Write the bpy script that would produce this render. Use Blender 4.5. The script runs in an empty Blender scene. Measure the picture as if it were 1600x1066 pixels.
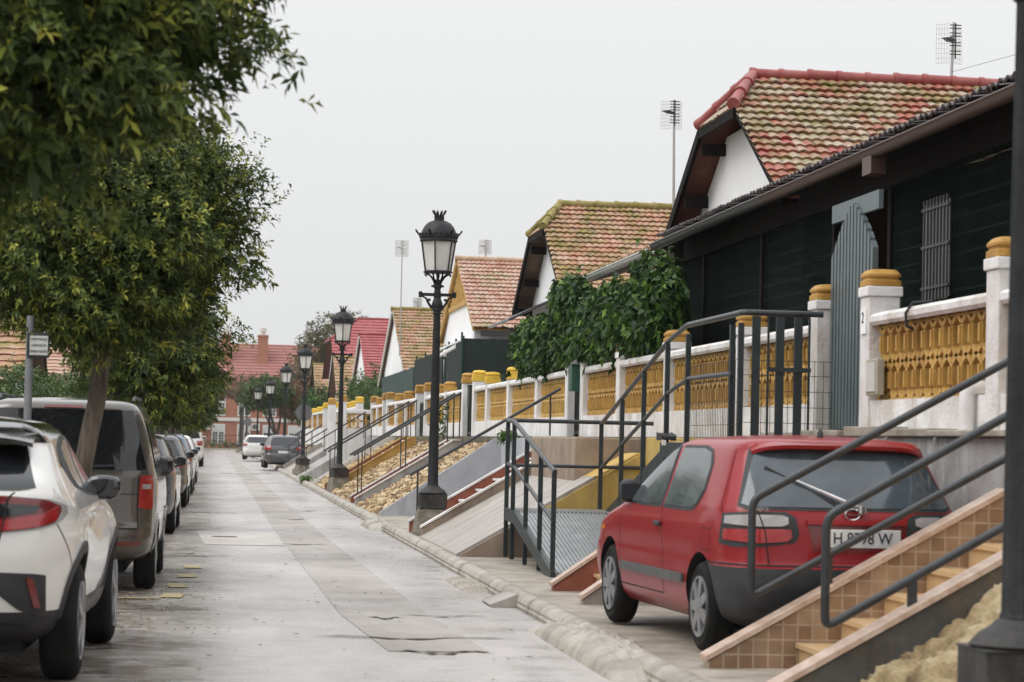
import bpy, bmesh, math, random
import numpy as np
from mathutils import Vector, Matrix, noise

random.seed(7)
RNG = np.random.default_rng(11)
S = bpy.context.scene
COL = S.collection
R = math.radians

# ------------------------------------------------------------------ camera
CAM_POS = Vector((0.0, 0.0, 1.5))
cam_data = bpy.data.cameras.new("camera")
cam_data.sensor_width = 36.0
cam_data.lens = 85.0
cam_data.clip_start = 0.5
cam_data.clip_end = 2000
cam_data.dof.use_dof = True
cam_data.dof.focus_distance = 34.0
cam_data.dof.aperture_fstop = 4.5
cam = bpy.data.objects.new("camera", cam_data)
COL.objects.link(cam)
_yd = Vector((-464 / 3778, -147 / 3778, 1.0)).normalized()      # street direction in (right, up, forward)
_up = Vector((0.028, 1.0, 0.0))                                  # the camera was rolled 1.6 degrees
_zd = (_up - _yd * _up.dot(_yd)).normalized()
_xd = -_yd.cross(_zd)
if _xd.x < 0: _xd = -_xd
cam.matrix_world = Matrix(((_xd.x, _xd.y, -_xd.z, CAM_POS.x),
                           (_yd.x, _yd.y, -_yd.z, CAM_POS.y),
                           (_zd.x, _zd.y, -_zd.z, CAM_POS.z),
                           (0, 0, 0, 1)))
S.camera = cam

# ------------------------------------------------------------------ sky, sun, exposure
SUN_EL, SUN_AZ = R(52), R(-105)
world = bpy.data.worlds.new("World")
S.world = world
world.use_nodes = True
wn, wl = world.node_tree.nodes, world.node_tree.links
wn.clear()
w_out = wn.new("ShaderNodeOutputWorld")
w_bg = wn.new("ShaderNodeBackground")
w_sky = wn.new("ShaderNodeTexSky")
w_sky.sky_type = 'NISHITA'
w_sky.sun_disc = False
w_sky.sun_elevation = SUN_EL
w_sky.sun_rotation = SUN_AZ
w_sky.dust_density = 6.0
w_bw = wn.new("ShaderNodeHueSaturation"); w_bw.inputs['Saturation'].default_value = 0.05
w_geo = wn.new("ShaderNodeTexCoord")
w_sep = wn.new("ShaderNodeSeparateXYZ")
w_ramp = wn.new("ShaderNodeValToRGB")       # overcast cloud deck: brighter overhead than at the horizon
w_ramp.color_ramp.elements[0].position = 0.0
w_ramp.color_ramp.elements[0].color = (6.6, 6.65, 6.7, 1)
w_ramp.color_ramp.elements[1].position = 1.0
w_ramp.color_ramp.elements[1].color = (15.0, 15.3, 15.8, 1)
e = w_ramp.color_ramp.elements.new(0.18); e.color = (7.4, 7.48, 7.55, 1)
w_mix = wn.new("ShaderNodeMixRGB"); w_mix.inputs[0].default_value = 0.9
wl.new(w_sky.outputs[0], w_bw.inputs['Color'])
wl.new(w_geo.outputs['Generated'], w_sep.inputs[0])
wl.new(w_sep.outputs['Z'], w_ramp.inputs[0])
wl.new(w_bw.outputs[0], w_mix.inputs[1])
wl.new(w_ramp.outputs[0], w_mix.inputs[2])
wl.new(w_mix.outputs[0], w_bg.inputs['Color'])
w_bg.inputs['Strength'].default_value = 0.1
wl.new(w_bg.outputs[0], w_out.inputs['Surface'])

sun_data = bpy.data.lights.new("sun", 'SUN')
sun_data.energy = 1.1
sun_data.angle = R(40)
sun_data.color = (1.0, 0.97, 0.93)
sun = bpy.data.objects.new("sun", sun_data)
COL.objects.link(sun)
_sd = Vector((math.sin(SUN_AZ) * math.cos(SUN_EL), math.cos(SUN_AZ) * math.cos(SUN_EL), math.sin(SUN_EL)))
sun.rotation_euler = (-_sd).to_track_quat('-Z', 'Y').to_euler()

S.view_settings.view_transform = 'Standard'
S.view_settings.look = 'None'
S.view_settings.exposure = 0.32
S.view_settings.gamma = 1.0
S.view_settings.use_curve_mapping = False

# ------------------------------------------------------------------ materials
def new_mat(name):
    m = bpy.data.materials.new(name); m.use_nodes = True
    nt = m.node_tree
    b = nt.nodes['Principled BSDF']
    return m, nt, b

def N(nt, kind, **kw):
    n = nt.nodes.new(kind)
    for k, v in kw.items():
        if k in n.inputs: n.inputs[k].default_value = v
        else: setattr(n, k, v)
    return n

def ramp(nt, stops, interp='LINEAR'):
    r = nt.nodes.new("ShaderNodeValToRGB")
    r.color_ramp.interpolation = interp
    el = r.color_ramp.elements
    el[0].position, el[0].color = stops[0][0], (*stops[0][1], 1)
    el[1].position, el[1].color = stops[-1][0], (*stops[-1][1], 1)
    for p, c in stops[1:-1]:
        q = el.new(p); q.color = (*c, 1)
    return r

def coords(nt, scale=(1, 1, 1), kind='Object'):
    tc = nt.nodes.new("ShaderNodeTexCoord")
    mp = nt.nodes.new("ShaderNodeMapping")
    mp.inputs['Scale'].default_value = scale
    nt.links.new(tc.outputs[kind], mp.inputs[0])
    return mp.outputs[0]

def mix(nt, a, b, f, mode='MIX'):
    m = nt.nodes.new("ShaderNodeMixRGB"); m.blend_type = mode
    for i, v in ((0, f), (1, a), (2, b)):
        if hasattr(v, 'is_linked') or isinstance(v, bpy.types.NodeSocket): nt.links.new(v, m.inputs[i])
        elif i == 0: m.inputs[0].default_value = v
        else: m.inputs[i].default_value = (*v, 1)
    return m.outputs[0]

def noisy(name, c1, c2, rough=0.7, scale=4.0, bump=0.2, bscale=40.0, metallic=0.0, spec=0.5,
          stretch=(1, 1, 1), c3=None, lo=0.35, hi=0.65, coat=0.0, bdist=0.02, grime=None):
    m, nt, b = new_mat(name)
    co = coords(nt, stretch)
    n1 = N(nt, "ShaderNodeTexNoise", Scale=scale, Detail=6.0, Roughness=0.6)
    nt.links.new(co, n1.inputs['Vector'])
    st = [(lo, c1), (hi, c2)] if c3 is None else [(lo, c1), ((lo + hi) / 2, c3), (hi, c2)]
    r = ramp(nt, st); nt.links.new(n1.outputs['Fac'], r.inputs[0])
    col = r.outputs[0]
    if grime:
        co2 = coords(nt, (1.0, 1.0, 0.25))
        n3 = N(nt, "ShaderNodeTexNoise", Scale=2.2, Detail=8.0, Roughness=0.7); nt.links.new(co2, n3.inputs['Vector'])
        r3 = ramp(nt, [(0.5, (0, 0, 0)), (0.75, (1, 1, 1))]); nt.links.new(n3.outputs['Fac'], r3.inputs[0])
        col = mix(nt, col, grime, r3.outputs[0])
    nt.links.new(col, b.inputs['Base Color'])
    b.inputs['Roughness'].default_value = rough
    b.inputs['Metallic'].default_value = metallic
    b.inputs['Specular IOR Level'].default_value = spec
    b.inputs['Coat Weight'].default_value = coat
    b.inputs['Coat Roughness'].default_value = 0.06
    if bump:
        n2 = N(nt, "ShaderNodeTexNoise", Scale=bscale, Detail=5.0); nt.links.new(co, n2.inputs['Vector'])
        bp = N(nt, "ShaderNodeBump", Strength=bump, Distance=bdist)
        nt.links.new(n2.outputs['Fac'], bp.inputs['Height']); nt.links.new(bp.outputs[0], b.inputs['Normal'])
    return m

def flat(name, c, rough=0.5, metallic=0.0, spec=0.5, coat=0.0):
    return noisy(name, tuple(x * 0.9 for x in c), tuple(min(1, x * 1.08) for x in c), rough, 9.0, 0.03, 60, metallic, spec, coat=coat)

def paint(name, c, rough=0.35, metallic=0.0, coat=1.0, dirt=(0.16, 0.14, 0.12), spec=0.5):
    """car paint with a film of road dirt thicker low down"""
    m, nt, b = new_mat(name)
    co = coords(nt)
    n1 = N(nt, "ShaderNodeTexNoise", Scale=3.0, Detail=8.0, Roughness=0.65); nt.links.new(co, n1.inputs['Vector'])
    sp = nt.nodes.new("ShaderNodeSeparateXYZ"); nt.links.new(co, sp.inputs[0])
    mr = N(nt, "ShaderNodeMapRange"); nt.links.new(sp.outputs['Z'], mr.inputs[0])
    mr.inputs[1].default_value = 0.75; mr.inputs[2].default_value = 0.2; mr.inputs[3].default_value = 0.0; mr.inputs[4].default_value = 0.5
    mu = N(nt, "ShaderNodeMath", operation='MULTIPLY'); nt.links.new(mr.outputs[0], mu.inputs[0]); nt.links.new(n1.outputs['Fac'], mu.inputs[1])
    ad = N(nt, "ShaderNodeMath", operation='MULTIPLY_ADD'); nt.links.new(n1.outputs['Fac'], ad.inputs[0])
    ad.inputs[1].default_value = 0.05; nt.links.new(mu.outputs[0], ad.inputs[2])
    nt.links.new(mix(nt, c, dirt, ad.outputs[0]), b.inputs['Base Color'])
    b.inputs['Roughness'].default_value = rough
    b.inputs['Metallic'].default_value = metallic
    b.inputs['Coat Weight'].default_value = coat
    b.inputs['Specular IOR Level'].default_value = spec
    b.inputs['Coat Roughness'].default_value = 0.05
    # rain beads
    v = N(nt, "ShaderNodeTexVoronoi", Scale=140.0); nt.links.new(co, v.inputs['Vector'])
    rr = ramp(nt, [(0.0, (1, 1, 1)), (0.25, (0, 0, 0))]); nt.links.new(v.outputs['Distance'], rr.inputs[0])
    bp = N(nt, "ShaderNodeBump", Strength=0.10, Distance=0.002); nt.links.new(rr.outputs[0], bp.inputs['Height'])
    nt.links.new(bp.outputs[0], b.inputs['Coat Normal'])
    return m

def rnd_mat(name, stops, rough=0.6, noise_scale=0.0, moss=None, bump=0.0, spec=0.4, interp='LINEAR', trans=0.0,
            bscale=30.0, mscale=0.8, mlo=0.5, mhi=0.62, rw=0.38):
    """colour from the per-face attribute rnd (one value per tile, leaf or stone), plus optional moss patches"""
    m, nt, b = new_mat(name)
    at = N(nt, "ShaderNodeAttribute", attribute_name="rnd")
    r = ramp(nt, stops, interp)
    src = at.outputs['Fac']
    co = coords(nt)
    if noise_scale:
        n0 = N(nt, "ShaderNodeTexNoise", Scale=noise_scale, Detail=6.0, Roughness=0.65); nt.links.new(co, n0.inputs['Vector'])
        md = N(nt, "ShaderNodeMath", operation='MULTIPLY_ADD'); nt.links.new(n0.outputs['Fac'], md.inputs[0])
        md.inputs[1].default_value = 1.1
        sb = N(nt, "ShaderNodeMath", operation='MULTIPLY_ADD'); nt.links.new(src, sb.inputs[0]); sb.inputs[1].default_value = rw; sb.inputs[2].default_value = -.05 - rw * .5
        nt.links.new(sb.outputs[0], md.inputs[2]); src = md.outputs[0]
    nt.links.new(src, r.inputs[0])
    col = r.outputs[0]
    if moss:
        n1 = N(nt, "ShaderNodeTexNoise", Scale=mscale, Detail=9.0, Roughness=0.72); nt.links.new(co, n1.inputs['Vector'])
        r1 = ramp(nt, [(mlo, (0, 0, 0)), (mhi, (1, 1, 1))]); nt.links.new(n1.outputs['Fac'], r1.inputs[0])
        n2 = N(nt, "ShaderNodeTexNoise", Scale=7.0, Detail=3.0); nt.links.new(co, n2.inputs['Vector'])
        r2 = ramp(nt, [(0.35, moss[0]), (0.65, moss[1])]); nt.links.new(n2.outputs['Fac'], r2.inputs[0])
        col = mix(nt, col, r2.outputs[0], r1.outputs[0])
    nt.links.new(col, b.inputs['Base Color'])
    b.inputs['Roughness'].default_value = rough
    b.inputs['Specular IOR Level'].default_value = spec
    if trans:
        b.inputs['Transmission Weight'].default_value = 0.0
        b.inputs['Subsurface Weight'].default_value = 0.0
        tr = nt.nodes.new("ShaderNodeBsdfTranslucent"); nt.links.new(col, tr.inputs['Color'])
        ms = nt.nodes.new("ShaderNodeMixShader"); ms.inputs[0].default_value = trans
        out = nt.nodes['Material Output']
        nt.links.new(b.outputs[0], ms.inputs[1]); nt.links.new(tr.outputs[0], ms.inputs[2]); nt.links.new(ms.outputs[0], out.inputs['Surface'])
    if bump:
        n3 = N(nt, "ShaderNodeTexNoise", Scale=bscale, Detail=6.0); nt.links.new(co, n3.inputs['Vector'])
        bp = N(nt, "ShaderNodeBump", Strength=bump, Distance=0.02); nt.links.new(n3.outputs['Fac'], bp.inputs['Height'])
        nt.links.new(bp.outputs[0], b.inputs['Normal'])
    return m

def glass_mat(name, c, rough=0.04, trans=0.0):
    m, nt, b = new_mat(name)
    b.inputs['Base Color'].default_value = (*c, 1)
    b.inputs['Roughness'].default_value = rough
    b.inputs['IOR'].default_value = 1.5
    b.inputs['Specular IOR Level'].default_value = 0.7
    co = coords(nt); nz = N(nt, "ShaderNodeTexNoise", Scale=2.4, Detail=7.0, Roughness=0.6); nt.links.new(co, nz.inputs['Vector'])
    rz_ = ramp(nt, [(0.38, tuple(x * .65 for x in c)), (0.66, tuple(min(1, x * 1.2) for x in c))]); nt.links.new(nz.outputs['Fac'], rz_.inputs[0]); nt.links.new(rz_.outputs[0], b.inputs['Base Color'])  # lighter and darker patches in the colour stand in for uneven reflections
    vr = N(nt, "ShaderNodeTexVoronoi", Scale=110.0); nt.links.new(co, vr.inputs['Vector'])
    rv = ramp(nt, [(0.0, (1, 1, 1)), (0.22, (0, 0, 0))]); nt.links.new(vr.outputs['Distance'], rv.inputs[0])
    bz = N(nt, "ShaderNodeBump", Strength=0.35, Distance=0.002); nt.links.new(rv.outputs[0], bz.inputs['Height']); nt.links.new(bz.outputs[0], b.inputs['Normal'])
    if trans:
        t = nt.nodes.new("ShaderNodeBsdfTransparent"); ms = nt.nodes.new("ShaderNodeMixShader"); ms.inputs[0].default_value = trans
        out = nt.nodes['Material Output']
        nt.links.new(b.outputs[0], ms.inputs[1]); nt.links.new(t.outputs[0], ms.inputs[2]); nt.links.new(ms.outputs[0], out.inputs['Surface'])
    return m

def brick_mat(name, c1, c2, mortar, scale, bw=0.5, rh=0.25, rough=0.7, msize=0.02, plane='XZ', bump=0.3, offset=0.5):
    m, nt, b = new_mat(name)
    tc = nt.nodes.new("ShaderNodeTexCoord")
    sp = nt.nodes.new("ShaderNodeSeparateXYZ"); cb = nt.nodes.new("ShaderNodeCombineXYZ")
    nt.links.new(tc.outputs['Object'], sp.inputs[0])
    nt.links.new(sp.outputs[plane[0]], cb.inputs['X']); nt.links.new(sp.outputs[plane[1]], cb.inputs['Y'])
    br = N(nt, "ShaderNodeTexBrick", Scale=scale)
    br.offset = offset
    br.inputs['Color1'].default_value = (*c1, 1); br.inputs['Color2'].default_value = (*c2, 1); br.inputs['Mortar'].default_value = (*mortar, 1)
    br.inputs['Mortar Size'].default_value = msize; br.inputs['Brick Width'].default_value = bw; br.inputs['Row Height'].default_value = rh
    nt.links.new(cb.outputs[0], br.inputs['Vector'])
    n1 = N(nt, "ShaderNodeTexNoise", Scale=6.0, Detail=6.0); nt.links.new(tc.outputs['Object'], n1.inputs['Vector'])
    r1 = ramp(nt, [(0.3, (0.75, 0.72, 0.70)), (0.7, (1.1, 1.08, 1.05))]); nt.links.new(n1.outputs['Fac'], r1.inputs[0])
    nt.links.new(mix(nt, br.outputs['Color'], r1.outputs[0], 1.0, 'MULTIPLY'), b.inputs['Base Color'])
    b.inputs['Roughness'].default_value = rough
    bp = N(nt, "ShaderNodeBump", Strength=bump, Distance=0.01); bp.invert = True
    nt.links.new(br.outputs['Fac'], bp.inputs['Height']); nt.links.new(bp.outputs[0], b.inputs['Normal'])
    return m

def road_mat(name, base, dark, lite, rough_lo=0.18, rough_hi=0.6, patchy=True):
    m, nt, b = new_mat(name)
    streak = coords(nt, (1.6, 8.0, 1.0))
    n1 = N(nt, "ShaderNodeTexNoise", Scale=1.6, Detail=9.0, Roughness=0.68); nt.links.new(streak, n1.inputs['Vector'])
    r1 = ramp(nt, [(0.30, dark), (0.52, base), (0.72, lite)]); nt.links.new(n1.outputs['Fac'], r1.inputs[0])
    broad = coords(nt, (0.5, 0.16, 1.0))
    n2 = N(nt, "ShaderNodeTexNoise", Scale=1.3, Detail=5.0, Roughness=0.6); nt.links.new(broad, n2.inputs['Vector'])
    r2 = ramp(nt, [(0.32, (0.66, 0.63, 0.60)), (0.62, (1.12, 1.10, 1.09))]); nt.links.new(n2.outputs['Fac'], r2.inputs[0])
    col = mix(nt, r1.outputs[0], r2.outputs[0], 1.0, 'MULTIPLY')
    fine = coords(nt, (1, 1, 1))
    n4 = N(nt, "ShaderNodeTexNoise", Scale=90.0, Detail=3.0); nt.links.new(fine, n4.inputs['Vector'])
    r4 = ramp(nt, [(0.3, (0.86, 0.86, 0.86)), (0.7, (1.1, 1.1, 1.1))]); nt.links.new(n4.outputs['Fac'], r4.inputs[0])
    col = mix(nt, col, r4.outputs[0], 1.0, 'MULTIPLY')
    if patchy:   # oil and leaf stains in the parking lane
        sp = nt.nodes.new("ShaderNodeSeparateXYZ"); nt.links.new(fine, sp.inputs[0])
        mr = N(nt, "ShaderNodeMapRange"); nt.links.new(sp.outputs['X'], mr.inputs[0])
        mr.inputs[1].default_value = 0.45; mr.inputs[2].default_value = -0.7; mr.inputs[3].default_value = 0.0; mr.inputs[4].default_value = 1.0
        st = coords(nt, (1.3, 2.2, 1.0))
        n5 = N(nt, "ShaderNodeTexNoise", Scale=2.5, Detail=9.0, Roughness=0.7); nt.links.new(st, n5.inputs['Vector'])
        r5 = ramp(nt, [(0.34, (0.0, 0.0, 0.0)), (0.56, (1, 1, 1))]); nt.links.new(n5.outputs['Fac'], r5.inputs[0])
        mu = N(nt, "ShaderNodeMath", operation='MULTIPLY'); nt.links.new(mr.outputs[0], mu.inputs[0]); nt.links.new(r5.outputs[0], mu.inputs[1])
        col = mix(nt, col, (0.095, 0.072, 0.050), mu.outputs[0])
    nt.links.new(col, b.inputs['Base Color'])
    wet = coords(nt, (0.9, 0.8, 1.0))
    n3 = N(nt, "ShaderNodeTexNoise", Scale=1.4, Detail=7.0, Roughness=0.65); nt.links.new(wet, n3.inputs['Vector'])
    mr3 = N(nt, "ShaderNodeMapRange"); nt.links.new(n3.outputs['Fac'], mr3.inputs[0])
    mr3.inputs[1].default_value = 0.38; mr3.inputs[2].default_value = 0.62; mr3.inputs[3].default_value = rough_lo; mr3.inputs[4].default_value = rough_hi
    nt.links.new(mr3.outputs[0], b.inputs['Roughness'])
    comb = coords(nt, (1.5, 22.0, 1.0))
    n6 = N(nt, "ShaderNodeTexNoise", Scale=3.0, Detail=6.0, Roughness=0.7); nt.links.new(comb, n6.inputs['Vector'])
    bp = N(nt, "ShaderNodeBump", Strength=0.10, Distance=0.005); nt.links.new(n6.outputs['Fac'], bp.inputs['Height'])
    nt.links.new(bp.outputs[0], b.inputs['Normal'])
    return m

M = {}
M['road'] = road_mat('brushed_concrete', (0.405, 0.386, 0.368), (0.37, 0.352, 0.335), (0.435, 0.418, 0.40), 0.20, 0.46)
M['trench'] = road_mat('trench_concrete', (0.36, 0.335, 0.31), (0.28, 0.255, 0.23), (0.42, 0.395, 0.37), 0.35, 0.75, False)
M['patch'] = road_mat('pale_concrete', (0.44, 0.415, 0.38), (0.40, 0.375, 0.34), (0.465, 0.44, 0.40), 0.25, 0.6, False)
M['pave'] = noisy('pavement_concrete', (0.22, 0.19, 0.15), (0.40, 0.36, 0.30), 0.6, 2.5, 0.4, 30, c3=(0.31, 0.27, 0.22))
M['kerb'] = noisy('kerb_concrete', (0.27, 0.245, 0.21), (0.46, 0.43, 0.375), 0.55, 3.0, 0.5, 45, c3=(0.37, 0.335, 0.285), grime=(0.20, 0.175, 0.14))
M['conc'] = noisy('weathered_concrete', (0.27, 0.26, 0.25), (0.46, 0.45, 0.44), 0.75, 2.0, 0.3, 25, grime=(0.13, 0.12, 0.11))
M['conc_blue'] = noisy('blue_grey_render', (0.36, 0.37, 0.40), (0.46, 0.47, 0.50), 0.8, 2.0, 0.25, 30, grime=(0.24, 0.25, 0.27))
M['conc_brown'] = noisy('brown_render', (0.26, 0.19, 0.14), (0.36, 0.28, 0.21), 0.8, 3.0, 0.3, 30, grime=(0.16, 0.12, 0.09))
M['slab'] = noisy('pale_ramp_concrete', (0.28, 0.245, 0.215), (0.43, 0.395, 0.36), 0.5, 1.8, 0.25, 30, stretch=(0.5, 4, 0.5), c3=(0.365, 0.33, 0.295), grime=(0.22, 0.19, 0.165))
M['pedestal'] = noisy('mossy_pedestal', (0.10, 0.085, 0.06), (0.26, 0.235, 0.20), 0.85, 6.0, 0.9, 25, c3=(0.17, 0.15, 0.115))
M['white'] = noisy('white_masonry_paint', (0.70, 0.69, 0.68), (0.82, 0.81, 0.80), 0.7, 2.0, 0.25, 35, grime=(0.56, 0.53, 0.49))
M['white_dirty'] = noisy('peeling_white_paint', (0.58, 0.55, 0.52), (0.80, 0.79, 0.78), 0.75, 2.5, 0.4, 30, grime=(0.40, 0.32, 0.25))
M['gable'] = noisy('white_render', (0.82, 0.82, 0.82), (0.88, 0.88, 0.88), 0.8, 1.2, 0.12, 30)
M['mustard'] = noisy('mustard_paint', (0.42, 0.24, 0.055), (0.57, 0.35, 0.095), 0.65, 4.0, 0.25, 40, grime=(0.36, 0.19, 0.05))
M['mustard_pale'] = noisy('pale_mustard_paint', (0.52, 0.32, 0.08), (0.66, 0.44, 0.14), 0.65, 4.0, 0.25, 40, grime=(0.44, 0.29, 0.12))
M['mustard_cap'] = noisy('ochre_cap_paint', (0.38, 0.19, 0.035), (0.52, 0.29, 0.06), 0.6, 6.0, 0.3, 40, grime=(0.25, 0.13, 0.04))
M['yellow_cap'] = noisy('yellow_cap_paint', (0.62, 0.38, 0.03), (0.76, 0.50, 0.06), 0.6, 6.0, 0.3, 40)
M['yellow'] = noisy('yellow_render', (0.48, 0.32, 0.08), (0.58, 0.41, 0.13), 0.75, 2.5, 0.2, 30, grime=(0.36, 0.23, 0.08))
M['orange_board'] = noisy('orange_board_paint', (0.60, 0.30, 0.02), (0.74, 0.40, 0.04), 0.6, 4.0, 0.2, 40)
M['red_brown'] = noisy('red_brown_tile', (0.20, 0.055, 0.03), (0.30, 0.09, 0.05), 0.5, 6.0, 0.2, 40)
M['iron'] = noisy('dark_iron', (0.010, 0.011, 0.012), (0.022, 0.023, 0.025), 0.5, 8.0, 0.25, 50, spec=0.3)
M['iron_base'] = noisy('worn_iron', (0.018, 0.018, 0.018), (0.05, 0.047, 0.044), 0.55, 5.0, 0.5, 40, spec=0.3, grime=(0.07, 0.055, 0.045))
M['rail'] = noisy('charcoal_tube', (0.020, 0.022, 0.025), (0.036, 0.039, 0.043), 0.36, 9.0, 0.12, 60)
M['ramp_green'] = noisy('dark_green_steel', (0.013, 0.021, 0.022), (0.026, 0.037, 0.039), 0.42, 6.0, 0.15, 60)
M['frosted'] = noisy('frosted_pane', (0.60, 0.585, 0.55), (0.70, 0.685, 0.65), 0.25, 2.0, 0.0, 10)
M['wood_dark'] = noisy('dark_timber', (0.005, 0.004, 0.0035), (0.013, 0.009, 0.008), 0.8, 6.0, 0.3, 40, spec=0.15)
M['soffit'] = noisy('red_brown_soffit', (0.10, 0.028, 0.020), (0.17, 0.055, 0.035), 0.75, 6.0, 0.3, 40)
M['soffit_old'] = noisy('brown_soffit', (0.10, 0.065, 0.045), (0.20, 0.13, 0.09), 0.8, 6.0, 0.3, 40)
M['gutter'] = flat('charcoal_gutter', (0.040, 0.040, 0.042), 0.35)
M['gutter_white'] = flat('white_gutter', (0.66, 0.65, 0.63), 0.4)
M['gutter_brown'] = flat('brown_gutter', (0.075, 0.040, 0.028), 0.45)
M['pergola_tile'] = noisy('dark_glazed_tile', (0.030, 0.020, 0.022), (0.07, 0.045, 0.045), 0.35, 6.0, 0.2, 30)
M['tyre'] = noisy('tyre_rubber', (0.007, 0.007, 0.007), (0.018, 0.017, 0.016), 0.85, 8.0, 0.4, 60, spec=0.2)
M['black_plastic'] = noisy('black_plastic', (0.018, 0.019, 0.021), (0.032, 0.033, 0.036), 0.5, 8.0, 0.3, 200)
M['grey_plastic'] = noisy('grey_plastic', (0.07, 0.07, 0.072), (0.10, 0.10, 0.10), 0.5, 8.0, 0.2, 100)
M['well'] = flat('wheel_well', (0.008, 0.008, 0.008), 0.9)
M['alloy'] = noisy('alloy', (0.30, 0.30, 0.31), (0.42, 0.42, 0.43), 0.35, 8.0, 0.05, 60, metallic=0.7)
M['hubcap'] = noisy('grey_hubcap', (0.20, 0.20, 0.205), (0.32, 0.32, 0.325), 0.4, 8.0, 0.05, 60, metallic=0.4)
M['chrome'] = flat('chrome', (0.65, 0.65, 0.66), 0.15, metallic=1.0)
M['glass_dark'] = glass_mat('dark_car_glass', (0.012, 0.013, 0.015), 0.03)
M['glass_mid'] = glass_mat('sheen_mottled_car_glass', (0.085, 0.10, 0.105), 0.05)  # patchy colour imitating reflections on the glass
M['glass_rear'] = glass_mat('wet_rear_glass', (0.06, 0.078, 0.092), 0.06)
M['pane'] = glass_mat('window_glass', (0.06, 0.065, 0.07), 0.05)
M['lens_red'] = noisy('red_lens', (0.26, 0.008, 0.009), (0.36, 0.016, 0.014), 0.2, 6.0, 0.05, 90, coat=0.6)
M['lens_dark_red'] = noisy('dark_red_lens', (0.13, 0.008, 0.009), (0.19, 0.014, 0.013), 0.2, 6.0, 0.05, 90, coat=0.6)
M['lens_clear'] = noisy('clear_lens', (0.30, 0.28, 0.27), (0.40, 0.38, 0.37), 0.15, 6.0, 0.05, 90, coat=0.6)
M['lens_amber'] = flat('amber_lens', (0.75, 0.30, 0.02), 0.15, coat=1.0)
M['plate'] = flat('plate_white', (0.74, 0.74, 0.72), 0.35)
M['ink'] = flat('plate_ink', (0.015, 0.017, 0.035), 0.5)
M['seam'] = flat('panel_gap', (0.012, 0.010, 0.010), 0.9)
M['red'] = paint('red_car_paint', (0.27, 0.003, 0.007), 0.36, coat=0.36, dirt=(0.10, 0.028, 0.024), spec=0.3)
M['pearl'] = paint('pearl_white_paint', (0.80, 0.785, 0.75), 0.30, dirt=(0.48, 0.45, 0.41))
M['taupe'] = paint('taupe_metallic_paint', (0.085, 0.073, 0.063), 0.35, metallic=0.45)
M['charcoal'] = paint('charcoal_metallic_paint', (0.045, 0.046, 0.05), 0.3, metallic=0.4)
M['darkgrey'] = paint('dark_grey_metallic_paint', (0.075, 0.078, 0.085), 0.3, metallic=0.4)
M['whitecar'] = paint('white_car_paint', (0.72, 0.71, 0.69), 0.3, dirt=(0.42, 0.39, 0.35))
M['bluecar'] = paint('blue_grey_car_paint', (0.11, 0.16, 0.22), 0.3, metallic=0.4)
M['black_gloss'] = paint('black_gloss_paint', (0.008, 0.008, 0.009), 0.15)
M['bark'] = noisy('grey_brown_bark', (0.045, 0.034, 0.026), (0.17, 0.135, 0.105), 0.9, 11.0, 1.0, 26, stretch=(1, 1, 0.22), bdist=0.05)
M['tile_red'] = rnd_mat('red_clay_tile', [(0.0, (0.25, 0.030, 0.028)), (0.34, (0.33, 0.075, 0.055)), (0.46, (0.34, 0.19, 0.13)), (0.55, (0.39, 0.30, 0.22)), (1.0, (0.40, 0.355, 0.28))],
                        0.45, 0.8, ((0.13, 0.11, 0.035), (0.25, 0.205, 0.075)), 0.3, mscale=3.0, mlo=0.42, mhi=0.62)
M['tile_moss'] = rnd_mat('lichen_clay_tile', [(0.0, (0.33, 0.10, 0.06)), (0.4, (0.42, 0.22, 0.15)), (0.75, (0.45, 0.31, 0.23)), (1.0, (0.34, 0.30, 0.25))],
                         0.7, 1.4, ((0.11, 0.095, 0.025), (0.25, 0.20, 0.045)), 0.3, mscale=2.2, mlo=0.42, mhi=0.60)
M['tile_plain'] = rnd_mat('pink_clay_tile', [(0.0, (0.32, 0.13, 0.085)), (0.45, (0.41, 0.24, 0.175)), (0.75, (0.47, 0.36, 0.285)), (1.0, (0.50, 0.42, 0.35))],
                          0.65, 1.6, ((0.15, 0.13, 0.04), (0.30, 0.25, 0.09)), 0.3, mscale=1.6, mlo=0.53, mhi=0.66)
M['tile_crimson'] = rnd_mat('crimson_tile', [(0.0, (0.28, 0.045, 0.05)), (1.0, (0.40, 0.11, 0.105))], 0.5, 1.0, None, 0.2)
M['ridge_red'] = noisy('red_ridge_tile', (0.24, 0.035, 0.032), (0.34, 0.10, 0.085), 0.45, 3.0, 0.2, 30)
M['ridge_moss'] = noisy('mossy_ridge_tile', (0.17, 0.14, 0.03), (0.34, 0.28, 0.13), 0.8, 5.0, 0.6, 25, c3=(0.26, 0.21, 0.06))
M['ridge_plain'] = noisy('buff_ridge_tile', (0.42, 0.27, 0.17), (0.55, 0.40, 0.28), 0.7, 5.0, 0.3, 25)
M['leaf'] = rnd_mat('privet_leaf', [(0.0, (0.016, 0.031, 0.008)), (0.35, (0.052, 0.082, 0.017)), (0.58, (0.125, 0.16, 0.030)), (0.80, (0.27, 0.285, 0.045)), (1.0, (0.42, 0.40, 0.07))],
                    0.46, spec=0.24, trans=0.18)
M['leaf_far'] = rnd_mat('hedge_leaf', [(0.0, (0.03, 0.062, 0.014)), (0.6, (0.085, 0.135, 0.032)), (1.0, (0.20, 0.25, 0.07))], 0.5, trans=0.25)
M['leaf_autumn'] = rnd_mat('autumn_leaf', [(0.0, (0.06, 0.07, 0.025)), (0.5, (0.13, 0.11, 0.045)), (1.0, (0.22, 0.12, 0.06))], 0.6, trans=0.25)
M['leaf_russet'] = rnd_mat('russet_leaf', [(0.0, (0.10, 0.05, 0.03)), (0.5, (0.17, 0.09, 0.05)), (1.0, (0.24, 0.15, 0.07))], 0.6, trans=0.25)
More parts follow.
